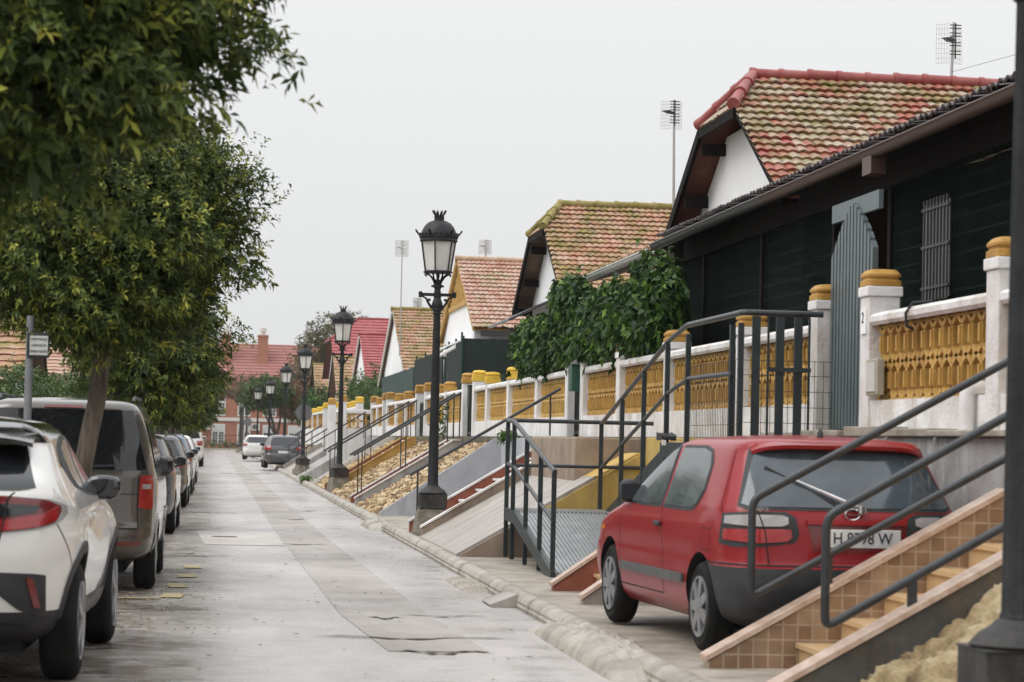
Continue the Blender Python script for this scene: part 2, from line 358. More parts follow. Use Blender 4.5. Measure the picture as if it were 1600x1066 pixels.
M['ivy'] = rnd_mat('ivy_leaf', [(0.0, (0.010, 0.024, 0.007)), (0.4, (0.030, 0.070, 0.014)), (0.7, (0.085, 0.165, 0.028)), (1.0, (0.19, 0.31, 0.05))], 0.45, spec=0.28, trans=0.25)
M['stone'] = rnd_mat('ochre_rubble', [(0.0, (0.10, 0.06, 0.03)), (0.3, (0.27, 0.17, 0.08)), (0.6, (0.42, 0.30, 0.16)), (1.0, (0.56, 0.46, 0.30))], 0.85, 5.0, None, 0.8, bscale=18, rw=1.0)
M['stone_near'] = rnd_mat('sandy_rock', [(0.0, (0.08, 0.055, 0.032)), (0.35, (0.23, 0.165, 0.085)), (0.6, (0.35, 0.265, 0.145)), (1.0, (0.46, 0.385, 0.25))], 0.9, 7.0, None, 1.0, bscale=40, rw=.8)
M['weed'] = rnd_mat('weed_leaf', [(0.0, (0.05, 0.10, 0.02)), (0.6, (0.12, 0.22, 0.04)), (1.0, (0.22, 0.32, 0.08))], 0.5, trans=0.3)
M['litter'] = rnd_mat('fallen_leaf', [(0.0, (0.10, 0.07, 0.03)), (0.5, (0.28, 0.23, 0.09)), (1.0, (0.50, 0.46, 0.36))], 0.7)
M['soil'] = noisy('garden_soil', (0.08, 0.065, 0.045), (0.16, 0.14, 0.08), 0.9, 2.0, 0.5, 20)
M['tile_tan'] = brick_mat('tan_wall_tile', (0.25, 0.15, 0.09), (0.38, 0.265, 0.17), (0.42, 0.33, 0.25), 1.0, 0.095, 0.095, 0.35, 0.006, 'XZ', 0.2, 0.0)
M['tile_cap'] = noisy('pink_cap_tile', (0.44, 0.30, 0.22), (0.60, 0.46, 0.37), 0.4, 3.0, 0.15, 40, stretch=(4, 1, 4))
M['tile_step'] = noisy('sand_step_tile', (0.52, 0.34, 0.17), (0.62, 0.44, 0.25), 0.35, 2.0, 0.1, 40)
M['slate_side'] = noisy('mossy_slate_render', (0.045, 0.045, 0.042), (0.10, 0.095, 0.085), 0.7, 3.0, 0.4, 20, grime=(0.14, 0.09, 0.04))
M['brick'] = brick_mat('red_brick', (0.34, 0.11, 0.06), (0.42, 0.155, 0.085), (0.40, 0.27, 0.2), 1.0, 0.25, 0.08, 0.8, 0.008, 'XZ', 0.2)
M['far_roof'] = noisy('far_red_roof', (0.30, 0.115, 0.095), (0.38, 0.17, 0.14), 0.7, 3.0, 0.2, 20, stretch=(0.3, 0.3, 6))
M['pale_trim'] = flat('pale_stone_trim', (0.62, 0.60, 0.57), 0.7)
M['green_fabric'] = noisy('green_shade_fabric', (0.006, 0.014, 0.011), (0.013, 0.026, 0.021), 0.85, 30.0, 0.8, 90, stretch=(1, 1, 0.2))
M['green_sheet'] = noisy('blue_green_sheet', (0.016, 0.040, 0.036), (0.028, 0.058, 0.052), 0.7, 6.0, 0.4, 40, stretch=(1, 1, 0.1))
M['green_paint'] = flat('green_paint', (0.012, 0.05, 0.032), 0.4)
M['gate_grey'] = noisy('grey_green_gate_sheet', (0.075, 0.10, 0.105), (0.105, 0.135, 0.14), 0.4, 4.0, 0.1, 40)
M['gate_dark'] = flat('dark_gate', (0.022, 0.024, 0.024), 0.5)
M['brown_wall'] = noisy('dark_red_brown_wall', (0.055, 0.022, 0.018), (0.09, 0.038, 0.03), 0.8, 3.0, 0.2, 30)
M['tread'] = noisy('galvanised_tread', (0.26, 0.275, 0.28), (0.38, 0.395, 0.40), 0.32, 5.0, 0.1, 60, metallic=0.5)
M['under'] = noisy('dark_tread_underside', (0.02, 0.02, 0.021), (0.04, 0.04, 0.041), 0.6, 9.0, 0.3, 50)
M['sign_back'] = flat('grey_sign_back', (0.17, 0.165, 0.175), 0.5, metallic=0.3)
M['galv'] = flat('galvanised_pole', (0.20, 0.21, 0.225), 0.45, metallic=0.4)
M['sign_white'] = flat('sign_face', (0.55, 0.55, 0.53), 0.5)
M['yellow_line'] = noisy('worn_yellow_line', (0.30, 0.26, 0.19), (0.46, 0.34, 0.11), 0.5, 14.0, 0.2, 50, stretch=(1, 3, 1))
M['rust'] = noisy('rusty_line', (0.10, 0.045, 0.035), (0.16, 0.07, 0.05), 0.8, 6.0, 0.2, 50)
M['crack'] = noisy('crack_dark', (0.05, 0.042, 0.035), (0.09, 0.075, 0.06), 0.9, 6.0, 0.2, 50)
M['curtain'] = flat('pale_curtain', (0.55, 0.55, 0.55), 0.8)
M['dish'] = flat('aerial_alloy', (0.42, 0.40, 0.38), 0.4, metallic=0.6)
M['awning'] = flat('white_awning', (0.74, 0.74, 0.73), 0.6)
M['box_green'] = flat('green_letterbox', (0.02, 0.085, 0.06), 0.4)
M['meter'] = flat('beige_meter_box', (0.36, 0.34, 0.26), 0.5)
M['bar_dimmed'] = flat('dimmed_window_bar', (0.09, 0.09, 0.086), 0.6)  # white bars darkened in colour as if dimmed by the screen
M['pvc'] = flat('white_pipe', (0.72, 0.71, 0.70), 0.4)

def screen_mat():
    """green garden netting on a wire grid: part open, so the porch behind it shows dimly"""
    m, nt, b = new_mat('green_screen_net')
    tc = nt.nodes.new("ShaderNodeTexCoord"); sp = nt.nodes.new("ShaderNodeSeparateXYZ"); cb = nt.nodes.new("ShaderNodeCombineXYZ")
    nt.links.new(tc.outputs['Object'], sp.inputs[0]); nt.links.new(sp.outputs['Y'], cb.inputs['X']); nt.links.new(sp.outputs['Z'], cb.inputs['Y'])
    br = N(nt, "ShaderNodeTexBrick", Scale=1.0); br.offset = 0.0
    br.inputs['Color1'].default_value = (0.003, 0.007, 0.006, 1); br.inputs['Color2'].default_value = (0.006, 0.012, 0.010, 1); br.inputs['Mortar'].default_value = (0.022, 0.032, 0.028, 1)
    br.inputs['Mortar Size'].default_value = 0.008; br.inputs['Brick Width'].default_value = 0.6; br.inputs['Row Height'].default_value = 0.16
    nt.links.new(cb.outputs[0], br.inputs['Vector']); nt.links.new(br.outputs['Color'], b.inputs['Base Color'])
    b.inputs['Roughness'].default_value = 0.95; b.inputs['Specular IOR Level'].default_value = 0.04
    t = nt.nodes.new("ShaderNodeBsdfTransparent"); ms = nt.nodes.new("ShaderNodeMixShader"); ms.inputs[0].default_value = 0.28
    nt.links.new(b.outputs[0], ms.inputs[1]); nt.links.new(t.outputs[0], ms.inputs[2]); nt.links.new(ms.outputs[0], nt.nodes['Material Output'].inputs['Surface'])
    return m
M['screen'] = screen_mat()

# ------------------------------------------------------------------ mesh building
class MB:
    def __init__(s): s.v = []; s.f = []; s.mi = []; s.sm = []; s.rnd = []
    def add(s, vs, fs, mi=0, sm=False, rnd=None):
        o = len(s.v); s.v.extend([tuple(p) for p in vs])
        for i, f in enumerate(fs):
            s.f.append(tuple(o + k for k in f)); s.mi.append(mi); s.sm.append(sm)
            s.rnd.append(0.5 if rnd is None else (rnd[i] if hasattr(rnd, '__len__') else rnd))
        return s
    def box(s, x0, x1, y0, y1, z0, z1, mi=0, mat=None):
        vs = [Vector(p) for p in ((x0, y0, z0), (x1, y0, z0), (x1, y1, z0), (x0, y1, z0), (x0, y0, z1), (x1, y0, z1), (x1, y1, z1), (x0, y1, z1))]
        if mat is not None: vs = [mat @ p for p in vs]
        return s.add(vs, [(0, 3, 2, 1), (4, 5, 6, 7), (0, 1, 5, 4), (1, 2, 6, 5), (2, 3, 7, 6), (3, 0, 4, 7)], mi)
    def prism(s, poly, axis, a, b, mi=0):
        """2-D polygon swept along axis: 'Y' takes (x,z), 'X' takes (y,z), 'Z' takes (x,y)"""
        def pt(p, t):
            return (p[0], t, p[1]) if axis == 'Y' else ((t, p[0], p[1]) if axis == 'X' else (p[0], p[1], t))
        n = len(poly)
        vs = [pt(p, a) for p in poly] + [pt(p, b) for p in poly]
        fs = [tuple(range(n)), tuple(range(2 * n - 1, n - 1, -1))] + [(i, (i + 1) % n, n + (i + 1) % n, n + i) for i in range(n)]
        return s.add(vs, fs, mi)
    def bar(s, p0, p1, w, d, mi=0, side=None):
        """rectangular bar from p0 to p1; w measured across, d along `side`"""
        p0, p1 = Vector(p0), Vector(p1); t = (p1 - p0).normalized()
        sd = Vector(side) if side is not None else (Vector((0, 0, 1)) if abs(t.z) < 0.9 else Vector((1, 0, 0)))
        sd = (sd - t * sd.dot(t)).normalized(); u = t.cross(sd)
        vs = [q + u * (w / 2 * a) + sd * (d / 2 * b) for q in (p0, p1) for a, b in ((-1, -1), (1, -1), (1, 1), (-1, 1))]
        return s.add(vs, [(0, 3, 2, 1), (4, 5, 6, 7), (0, 1, 5, 4), (1, 2, 6, 5), (2, 3, 7, 6), (3, 0, 4, 7)], mi)
    def tube(s, pts, r, n=8, mi=0, cap=True, sm=True):
        pts = [Vector(p) for p in pts]; k = len(pts)
        rr = r if hasattr(r, '__len__') else [r] * k
        vs = []; prev = None
        for i, p in enumerate(pts):
            t = (pts[min(i + 1, k - 1)] - pts[max(i - 1, 0)]).normalized()
            if prev is None:
                a = Vector((0, 0, 1)) if abs(t.z) < 0.9 else Vector((1, 0, 0)); u = t.cross(a).normalized()
            else:
                u = (prev - t * prev.dot(t)).normalized()
            prev = u; w = t.cross(u)
            for j in range(n):
                an = 2 * math.pi * j / n
                vs.append(p + (u * math.cos(an) + w * math.sin(an)) * rr[i])
        fs = [(i * n + j, i * n + (j + 1) % n, (i + 1) * n + (j + 1) % n, (i + 1) * n + j) for i in range(k - 1) for j in range(n)]
        s.add(vs, fs, mi, sm)
        if cap:
            s.add(vs[:n], [tuple(range(n - 1, -1, -1))], mi); s.add(vs[-n:], [tuple(range(n))], mi)
        return s
    def lathe(s, prof, c=(0, 0, 0), n=16, mi=0, sm=True, ph=0.0):
        vs = []
        for r, z in prof:
            for j in range(n):
                an = 2 * math.pi * j / n + ph
                vs.append((c[0] + r * math.cos(an), c[1] + r * math.sin(an), c[2] + z))
        k = len(prof)
        fs = [(i * n + j, i * n + (j + 1) % n, (i + 1) * n + (j + 1) % n, (i + 1) * n + j) for i in range(k - 1) for j in range(n)]
        fs += [tuple(range(n - 1, -1, -1)), tuple((k - 1) * n + j for j in range(n))]
        return s.add(vs, fs, mi, sm)
    def grid(s, P, mi=0, sm=True, rnd=None, flip=False):
        nu, nv = len(P), len(P[0])
        vs = [p for row in P for p in row]
        fs = []
        for i in range(nu - 1):
            for j in range(nv - 1):
                q = (i * nv + j, i * nv + j + 1, (i + 1) * nv + j + 1, (i + 1) * nv + j)
                fs.append(q[::-1] if flip else q)
        return s.add(vs, fs, mi, sm, rnd)
    def build(s, name, mats, parent=None, local=False, label=None, sharp=35, bevel=0.0):
        me = bpy.data.meshes.new(name)
        off = Vector((0, 0, 0))
        if parent is not None and not local:
            off = parent.location.copy(); q = parent.parent
            while q is not None: off += q.location; q = q.parent
        me.from_pydata([(p[0] - off.x, p[1] - off.y, p[2] - off.z) for p in s.v], [], s.f)
        if not isinstance(mats, (list, tuple)): mats = [mats]
        for m in mats: me.materials.append(M[m] if isinstance(m, str) else m)
        me.polygons.foreach_set('material_index', s.mi)
        me.polygons.foreach_set('use_smooth', s.sm)
        at = me.attributes.new('rnd', 'FLOAT', 'FACE'); at.data.foreach_set('value', s.rnd)
        me.update()
        o = bpy.data.objects.new(name, me); COL.objects.link(o)
        if parent is not None: o.parent = parent
        if label: o['label'] = label
        if sharp and any(s.sm): me.set_sharp_from_angle(angle=R(sharp))
        if bevel:
            bv = o.modifiers.new('bevel', 'BEVEL'); bv.width = bevel; bv.segments = 2; bv.limit_method = 'ANGLE'; bv.angle_limit = R(40)
        return o

def tag(o, label, cat, group=None):
    o['label'] = label; o['category'] = cat
    if group: o['group'] = group
    return o

def thing(name, label, cat, loc=(0, 0, 0), rz=0.0, group=None):
    o = bpy.data.objects.new(name, None); COL.objects.link(o)
    o.empty_display_size = 0.3
    o.location = loc; o.rotation_euler = (0, 0, rz)
    return tag(o, label, cat, group)

def kind(o, k): o['kind'] = k; return o

def copy_tree(o, parent=None):
    c = o.copy(); COL.objects.link(c)
    if parent is not None: c.parent = parent
    for ch in list(o.children): copy_tree(ch, c)
    return c

def raw_mesh(name, V, F, rnd, mats, parent=None, smooth=True):
    """numpy vertices (n,3) and triangles (m,3)"""
    me = bpy.data.meshes.new(name)
    if parent is not None:
        V = V - np.array(parent.location)[None]
    nv, nf = len(V), len(F)
    me.vertices.add(nv); me.vertices.foreach_set('co', np.ascontiguousarray(V, dtype=np.float32).ravel())
    me.loops.add(nf * 3); me.loops.foreach_set('vertex_index', np.ascontiguousarray(F, dtype=np.int32).ravel())
    me.polygons.add(nf); me.polygons.foreach_set('loop_start', np.arange(0, nf * 3, 3, dtype=np.int32))
    me.polygons.foreach_set('use_smooth', np.full(nf, smooth))
    me.materials.append(M[mats])
    at = me.attributes.new('rnd', 'FLOAT', 'FACE'); at.data.foreach_set('value', np.ascontiguousarray(rnd, dtype=np.float32))
    me.update(calc_edges=True); me.validate()
    o = bpy.data.objects.new(name, me); COL.objects.link(o)
    if parent is not None: o.parent = parent
    return o

def text_mesh(body, size, loc, rot, mat, parent, name='lettering', depth=0.002, align='CENTER', sx=1.0):
    cu = bpy.data.curves.new(name, 'FONT'); cu.body = body; cu.size = size; cu.align_x = align; cu.align_y = 'CENTER'; cu.extrude = depth
    tmp = bpy.data.objects.new(name, cu); COL.objects.link(tmp)
    dg = bpy.context.evaluated_depsgraph_get()
    me = bpy.data.meshes.new_from_object(tmp.evaluated_get(dg))
    bpy.data.objects.remove(tmp); bpy.data.curves.remove(cu)
    for v in me.vertices: v.co.x *= sx
    me.materials.clear(); me.materials.append(M[mat]); me.name = name
    o = bpy.data.objects.new(name, me); COL.objects.link(o)
    o.parent = parent; o.location = loc; o.rotation_euler = rot
    return o

# ================================================================== SETTING
GZ = 1.62          # garden level
XW = 5.5           # garden wall line
KX = 2.76          # road face of the kerb

def struct(name, mb, mats, **kw):
    return kind(mb.build(name, mats, **kw), 'structure')

struct('ground', MB().grid([[(x, y, -0.06) for y in (-60, 0, 60, 150, 300, 450)] for x in (-250, -60, -8, 0, 8, 60, 250)], flip=True, sm=False), 'soil')
struct('road', MB().grid([[(x, y, 0.0) for y in range(-10, 262, 8)] for x in (-6.0, -3.0, 0.0, KX + 0.1)], flip=True, sm=False), 'road')
struct('cross_street', MB().grid([[(x, y, 0.004) for y in (236, 250)] for x in (-60, -10, 10, 60)], flip=True, sm=False), 'road')
mb = MB()
tr = [(1.26, 1.98, 17.15, 20.6), (1.10, 1.86, 20.6, 36), (1.0, 1.7, 36, 70), (0.95, 1.6, 70, 120), (0.9, 1.5, 120, 200)]
P = [[(a, y0, .004), (b, y0, .004)] for a, b, y0, y1 in tr] + [[(0.9, 200, .004), (1.5, 200, .004)]]
mb.grid(P, sm=False, flip=False)
struct('trench_strip', mb, 'trench')
mb = MB().grid([[(-0.1, 33.4, .005), (1.0, 33.4, .005)], [(-0.25, 38.0, .005), (0.98, 38.0, .005)]], sm=False)
struct('road_patch', mb, 'patch')
# cracks, joints and the dark step where the trench was cut
mb = MB()
for (x0, x1, y, w) in ((0.75, 2.35, 18.3, 0.05), (1.3, 2.0, 17.1, 0.05), (-0.6, 0.3, 30.2, 0.05), (0.9, 1.6, 33.9, 0.05), (-0.5, -0.1, 30.8, .04), (1.2, 1.8, 44.2, .09), (1.5, 2.3, 49.5, .08),
                       (-0.2, 2.7, 96.0, .30), (-0.5, 0.1, 41.5, .07), (-0.4, 0.5, 47, .08), (-0.9, 0.0, 26.6, .03), (-0.7, 0.1, 24.9, .03), (1.55, 2.4, 20.6, .03), (-0.8, 0.05, 20.9, .025), (1.3, 1.62, 20.3, .05)):
    w *= 4.0; n = 14
    top = [(x0 + (x1 - x0) * i / n, y + random.uniform(-w, w) * 0.25 + w * 0.5 * math.sin(i * .23 * math.pi), .0095) for i in range(n + 1)]
    bot = [(a, b - (random.uniform(0.2, 1.0) * w * 0.8 * math.sin(math.pi * (k + .2) / (n + .4))), c) for k, (a, b, c) in enumerate(top)]
    mb.grid([bot, top], sm=False, flip=True)
struct('road_crack', mb, 'crack')
struct('manhole_mark', MB().grid([[(0.0, 35.9, .0095), (0.36, 35.9, .0095)], [(0.0, 36.15, .0095), (0.36, 36.15, .0095)]], sm=False), 'rust')
mb = MB()
for (x, y) in ((-0.32, 27.4), (-0.36, 25.6), (-0.42, 23.9), (-0.45, 22.4)):
    for k in range(3):
        ya = y + k * 0.20; xa = x + random.uniform(-.02, .02)
        mb.grid([[(xa, ya, .0095), (xa + random.uniform(.17, .21), ya, .0095)], [(xa + .01, ya + .19, .0095), (xa + .20, ya + .19, .0095)]], sm=False)
mb.grid([[(-1.2, 22.2, .0095), (-0.45, 22.2, .0095)], [(-1.2, 22.32, .0095), (-0.45, 22.34, .0095)]], sm=False)
struct('parking_bay_line', mb, 'yellow_line')

# kerb: rounded concrete roll laid in lengths, with a thinner lip below it
mb = MB()
y = -2.0
prof = [(0.00, -0.02), (-0.015, 0.03), (0.0, 0.045), (-0.005, 0.07), (0.02, 0.11), (0.05, 0.13), (0.10, 0.138), (0.15, 0.125), (0.18, 0.10), (0.18, -0.02)]
while y < 235:
    L = 1.0 if y < 80 else 4.0
    g = 0.004
    dx = 0.0 if y < 150 else -(y - 150) * 0.010
    j = random.uniform(-.006, .006)
    rows = [[(KX + dx + j + px, yy, pz * (1 + j)) for px, pz in prof] for yy in (y + g, y + L * .33, y + L * .66, y + L - g)]
    mb.grid(rows, sm=True, flip=True)
    mb.add(rows[0], [tuple(range(len(prof) - 1, -1, -1))]); mb.add(rows[-1], [tuple(range(len(prof)))])
    y += L
struct('kerb', mb, 'kerb')

def hump(cx, cy, lx, ly, h, seed, mats='kerb', flatn=0.5):
    rows = []
    for i in range(61):
        row = []
        for j in range(25):
            u, v = i / 30 - 1, j / 12 - 1
            hh = max(0, (1 - abs(u) ** 3)) * max(0, 1 - (v * 1.0) ** 2) ** flatn
            nn = noise.noise(Vector((u * 2 + seed, v * 2, seed))) * 0.08 + noise.noise(Vector((u * 7 + seed, v * 7, seed))) * 0.10
            row.append((cx + v * lx * (1 + .15 * nn), cy + u * ly, -0.01 + h * hh * (1 + nn) + hh * .025 * noise.noise(Vector((u * 20 + seed, v * 6, 3)))))
        rows.append(row)
    struct('kerb_mortar', MB().grid(rows, sm=True), mats)
hump(KX + 0.02, 17.2, 0.26, 2.3, 0.17, 1.3)
hump(KX - 0.02, 41.0, 0.20, 1.5, 0.15, 4.1, 'kerb')
tag(MB().prism([(KX - .24, .008), (KX - .24, .02), (KX + .0, .115), (KX + .01, .008)], 'Y', 21.8, 22.5).build('loose_slab', 'slab', bevel=.008), 'pale loose slab wedged against the kerb near the steel ramp', 'slab')
hump(KX - 0.12, 25.1, 0.16, 1.3, 0.06, 9.7, 'pave')

# pavement floors between kerb and embankment, garden terrace, retaining wall
mb = MB()
for (a, b) in ((-10, 300),):
    mb.grid([[(KX + .1, yy, 0.105) for yy in range(a, b + 1, 10)], [(5.32, yy, 0.125) for yy in range(a, b + 1, 10)]], sm=False, flip=True)
struct('pavement', mb, 'pave')
struct('garden_terrace', MB().box(5.34, 30, 2, 150, -0.2, GZ - .02), 'soil')
struct('garden_terrace', MB().box(4.2, 30, 150, 232, -0.2, GZ - .1), 'soil')
for (ya, yb, dz, m, l) in ((15.2, 22.7, .015, 'conc', 'stained grey concrete retaining wall behind the red car'), (22.7, 29.0, .03, 'yellow', 'yellow rendered retaining wall behind the steel ramp'),
                           (37.3, 44.0, .05, 'conc_blue', 'blue grey retaining wall at the back of the empty bay beside the second lamp'), (73.0, 84.0, .05, 'conc', 'far grey retaining wall behind the white sloping side wall')):
    tag(MB().box(5.20, 5.338, ya, yb, -.05, GZ - dz).build('retaining_wall', m, bevel=.012), l, 'retaining wall', 'retaining walls below the gardens')
t = thing('coping', 'row of grey coping slabs along the top of the wall behind the red car', 'coping', (5.4, 18.7, GZ))
for k, (a, b, c) in enumerate(((14.9, 17.1, 1.655), (17.14, 18.4, 1.67), (18.44, 19.6, 1.69), (19.64, 21.2, 1.66), (21.24, 22.6, 1.645))):
    MB().box(5.13 + .02 * (k % 3), 5.70, a, b, GZ - .012, c).build('slab', 'pave', t, bevel=.01)

# left pavement under the trees and a low far verge
struct('left_pavement', MB().box(-9, -3.3, -10, 235, -0.05, 0.12), 'pave')
struct('far_pavement', MB().box(-60, 60, 250, 254, -0.05, 0.14), 'pave')

# ------------------------------------------------------------------ rubble slopes
def rubble(name, y0, y1, x0, z0, x1, z1, cell, res, amp, mats, seed, bulge=0.0, rock=False):
    nu, nv = int((y1 - y0) / res), int(math.hypot(x1 - x0, z1 - z0) / res)
    nrm = Vector((-(z1 - z0), 0, x1 - x0)).normalized()
    rows, ids = [], []
    for i in range(nu + 1):
        row, idr = [], []
        for j in range(nv + 1):
            yy = y0 + (y1 - y0) * i / nu; t = j / nv
            base = Vector((x0 + (x1 - x0) * t, yy, z0 + (z1 - z0) * t))
            q = Vector((yy * 0.75, t * math.hypot(x1 - x0, z1 - z0) * 1.15, seed)) / cell
            q += Vector((noise.noise(q * .8), noise.noise(q * .8 + Vector((5, 5, 5))), 0)) * .35
            d, pts = noise.voronoi(q)
            edge = min(1.0, (d[1] - d[0]) * 2.2)
            key = noise.noise(pts[0] * 13.7)
            hgt = amp * (edge ** 0.55) * (0.55 + 0.75 * (key * .5 + .5)) + amp * .30 * noise.noise(q * 3.1) * edge + bulge * math.sin(math.pi * t)
            # each stone is a tilted facet
            tl = pts[0]; off = q - tl
            hgt += amp * 0.5 * edge * (off.x * noise.noise(tl * 7.3) + off.y * noise.noise(tl * 5.1))
            if rock:
                w_ = Vector((yy * 1.1, t * 2.9, seed)); f1 = noise.fractal(w_ * 2.2, .9, 2.1, 6); f2 = noise.ridged_multi_fractal(w_ * 3.1 + Vector((9, 2, 0)), .9, 2.1, 5, .9, 2.0)
                hgt = amp * (.8 * f1 - .8 * abs(noise.noise(w_ * 6.5)) - .5 * abs(noise.noise(w_ * 13)) + .30 * f2) + .02 * noise.noise(w_ * 19); key = .55 * f1 + .5 * noise.noise(w_ * 9); edge = 1.0
            row.append(base + nrm * hgt); idr.append(max(0, min(1, key * .9 + .5 - (0.75 if edge < .22 else 0))))
        rows.append(row); ids.append(idr)
    rnd = [ids[i][j] for i in range(nu) for j in range(nv)]
    return struct(name, MB().grid(rows, sm=True, rnd=rnd, flip=True), mats, sharp=50)

rubble('rubble_slope', 4.5, 13.17, 3.10, -0.08, 5.36, 1.28, 0.30, 0.030, 0.10, 'stone_near', 3.3, .03, rock=True)
rubble('rubble_slope', 44.2, 50.75, 3.0, 0.06, 5.30, 1.42, 0.17, 0.045, 0.085, 'stone', 1.1)
rubble('rubble_slope', 52.6, 62.0, 3.0, 0.06, 5.30, 1.42, 0.18, 0.055, 0.09, 'stone', 2.2)
rubble('rubble_slope', 65.0, 72.4, 3.0, 0.06, 5.30, 1.42, 0.2, 0.06, 0.10, 'stone', 5.2)
rubble('rubble_slope', 112.0, 130.0, 2.95, 0.06, 5.30, 1.42, 0.4, 0.25, 0.11, 'stone', 6.2)

# plain rendered slopes further up the street
def slope_block(name, y0, y1, mats, x0=2.98, z0=.12, x1=5.34, z1=1.55):
    struct(name, MB().prism([(x0, -.05), (x0, z0), (x1, z1), (x1, -.05)], 'Y', y0, y1), mats)
slope_block('rendered_slope', 84.75, 91.0, 'conc')
slope_block('rendered_slope', 92.6, 104.0, 'slab')
slope_block('rendered_slope', 105.5, 112.0, 'conc_blue')
slope_block('rendered_slope', 131.5, 150.0, 'conc')
# the broad pale concrete ramp with its two-coloured near face
t = thing('concrete_ramp', 'broad pale concrete ramp with brown and yellow near side, right of the second lamp', 'ramp', (3.9, 31.6, .1))
MB().prism([(2.93, .10), (2.93, .13), (4.60, 1.10), (4.60, .10)], 'Y', 29.06, 34.2).build('surface', 'slab', t, bevel=.01)
MB().prism([(4.60, .10), (4.60, 1.10), (5.10, 1.39), (5.198, 1.40), (5.198, .10)], 'Y', 29.06, 30.0).build('upper_block', 'yellow', t)
MB().prism([(2.96, .10), (2.96, .12), (3.96, .70), (3.96, .10)], 'Y', 29.0, 29.055).build('side_face', 'conc_brown', t, label='brown lower side face')
MB().prism([(3.962, .10), (3.962, .69), (5.10, 1.36), (5.198, 1.40), (5.198, .10)], 'Y', 28.99, 29.055).build('side_face', 'yellow', t, label='yellow upper side face')
MB().box(4.48, 5.34, 30.02, 34.2, .8, 1.58).build('landing', 'conc_brown', t, bevel=.02)

# ------------------------------------------------------------------ stairs: cheeks, treads
def cheek_poly(x0, z0, x1, z1, lift=0.0, foot=-.05):
    return [(x0, foot), (x0, z0 + lift), (x1, z1 + lift), (x1 + .14, z1 + lift), (x1 + .14, foot)]

def staircase(label, y0, y1, x0, x1, z1, n, near, far, tread, cap, ct=.16, lift=.16, zs=.10, capw=.03, group=None, sdx=.28):
    """stairs running up in +X between two cheek walls at y0 and y1"""
    t = thing('garden_stairs', label, 'stairs', (x0, (y0 + y1) / 2, 0.1), group='garden stairs up the bank')
    mb = MB()
    for k in range(n):
        xa = x0 + .12 + sdx + (x1 - x0) * k / n; za = zs + (z1 - zs) * (k + 1) / n
        mb.box(xa, x1 + .14, y0 + ct, y1 - ct, zs - .15 if k == 0 else zs + (z1 - zs) * k / n, za)
        mb.box(xa - .025, xa + .25, y0 + ct + .002, y1 - ct - .002, za, za + .03, 1)
    mb.build('steps', [tread[0], tread[1]], t)
    for (ya, m) in ((y0, near), (y1 - ct, far)):
        mb = MB().prism(cheek_poly(x0, zs + .05, x1, z1, lift), 'Y', ya, ya + ct)
        o = mb.build('cheek_wall', m, t)
        c = MB()
        p = [(x0 - .02, zs + .05 + lift), (x1, z1 + lift), (x1 + .14, z1 + lift), (x1 + .14, z1 + lift + capw), (x1, z1 + lift + capw), (x0 - .02, zs + .05 + lift + capw)]
        c.prism(p, 'Y', ya - .02, ya + ct + .02)
        c.build('cap', cap, o)
    return t

def fillet(pts, r=.06, n=5):
    out = [Vector(pts[0])]
    for a, b, c in zip(pts[:-2], pts[1:-1], pts[2:]):
        a, b, c = Vector(a), Vector(b), Vector(c)
        p, q = b + (a - b).normalized() * r, b + (c - b).normalized() * r
        for i in range(n + 1):
            s = i / n; out.append(p * (1 - s) ** 2 + b * 2 * s * (1 - s) + q * s * s)
    out.append(Vector(pts[-1])); return out

# S1: the tan tiled stairs beside the red car, with looped double handrails
staircase('tan tiled garden stairs with pink tile caps behind the red car', 13.16, 15.18, 3.12, 5.04, 1.22, 7, ['slate_side'], ['tile_tan'], ('tile_step', 'tile_step'), 'tile_cap', .17, .02, .08, .035, sdx=.46)
def loop_rail(y, label, xs, zb, slope):
    t = thing('looped_handrail', label, 'handrail', (xs, y, zb), group='handrails on the garden stairs')
    xe = xs + 2.15
    top0, top1 = (xs, y, zb + .62), (xe, y, zb + .62 + 2.15 * slope)
    bot0, bot1 = (xs, y, zb), (xe, y, zb + 2.15 * slope)
    MB().tube(fillet([top1, top0, bot0, bot1], .07), .026, 12).build('rail', 'rail', t)
    for dx in (.50, 1.75):
        z = zb + dx * slope
        MB().bar((xs + dx, y, z - .32), (xs + dx, y, z - .01), .035, .05).build('post', 'rail', t)
    return t
loop_rail(15.09, 'looped dark handrail behind the red car, on the far pink cap of the tiled stairs', 3.40, 0.55, .553)
loop_rail(13.25, 'looped dark handrail on the near cap of the tiled stairs above the rocks', 3.41, 0.50, .57)

# S2: small terracotta stairs in front of the red car
staircase('small terracotta stairs with pale caps just ahead of the red car', 20.75, 22.75, 3.2, 5.04, 1.42, 8, ['slab'], ['red_brown'], ('tile_step', 'tile_step'), 'tile_cap', .16, .02, .08, .035)
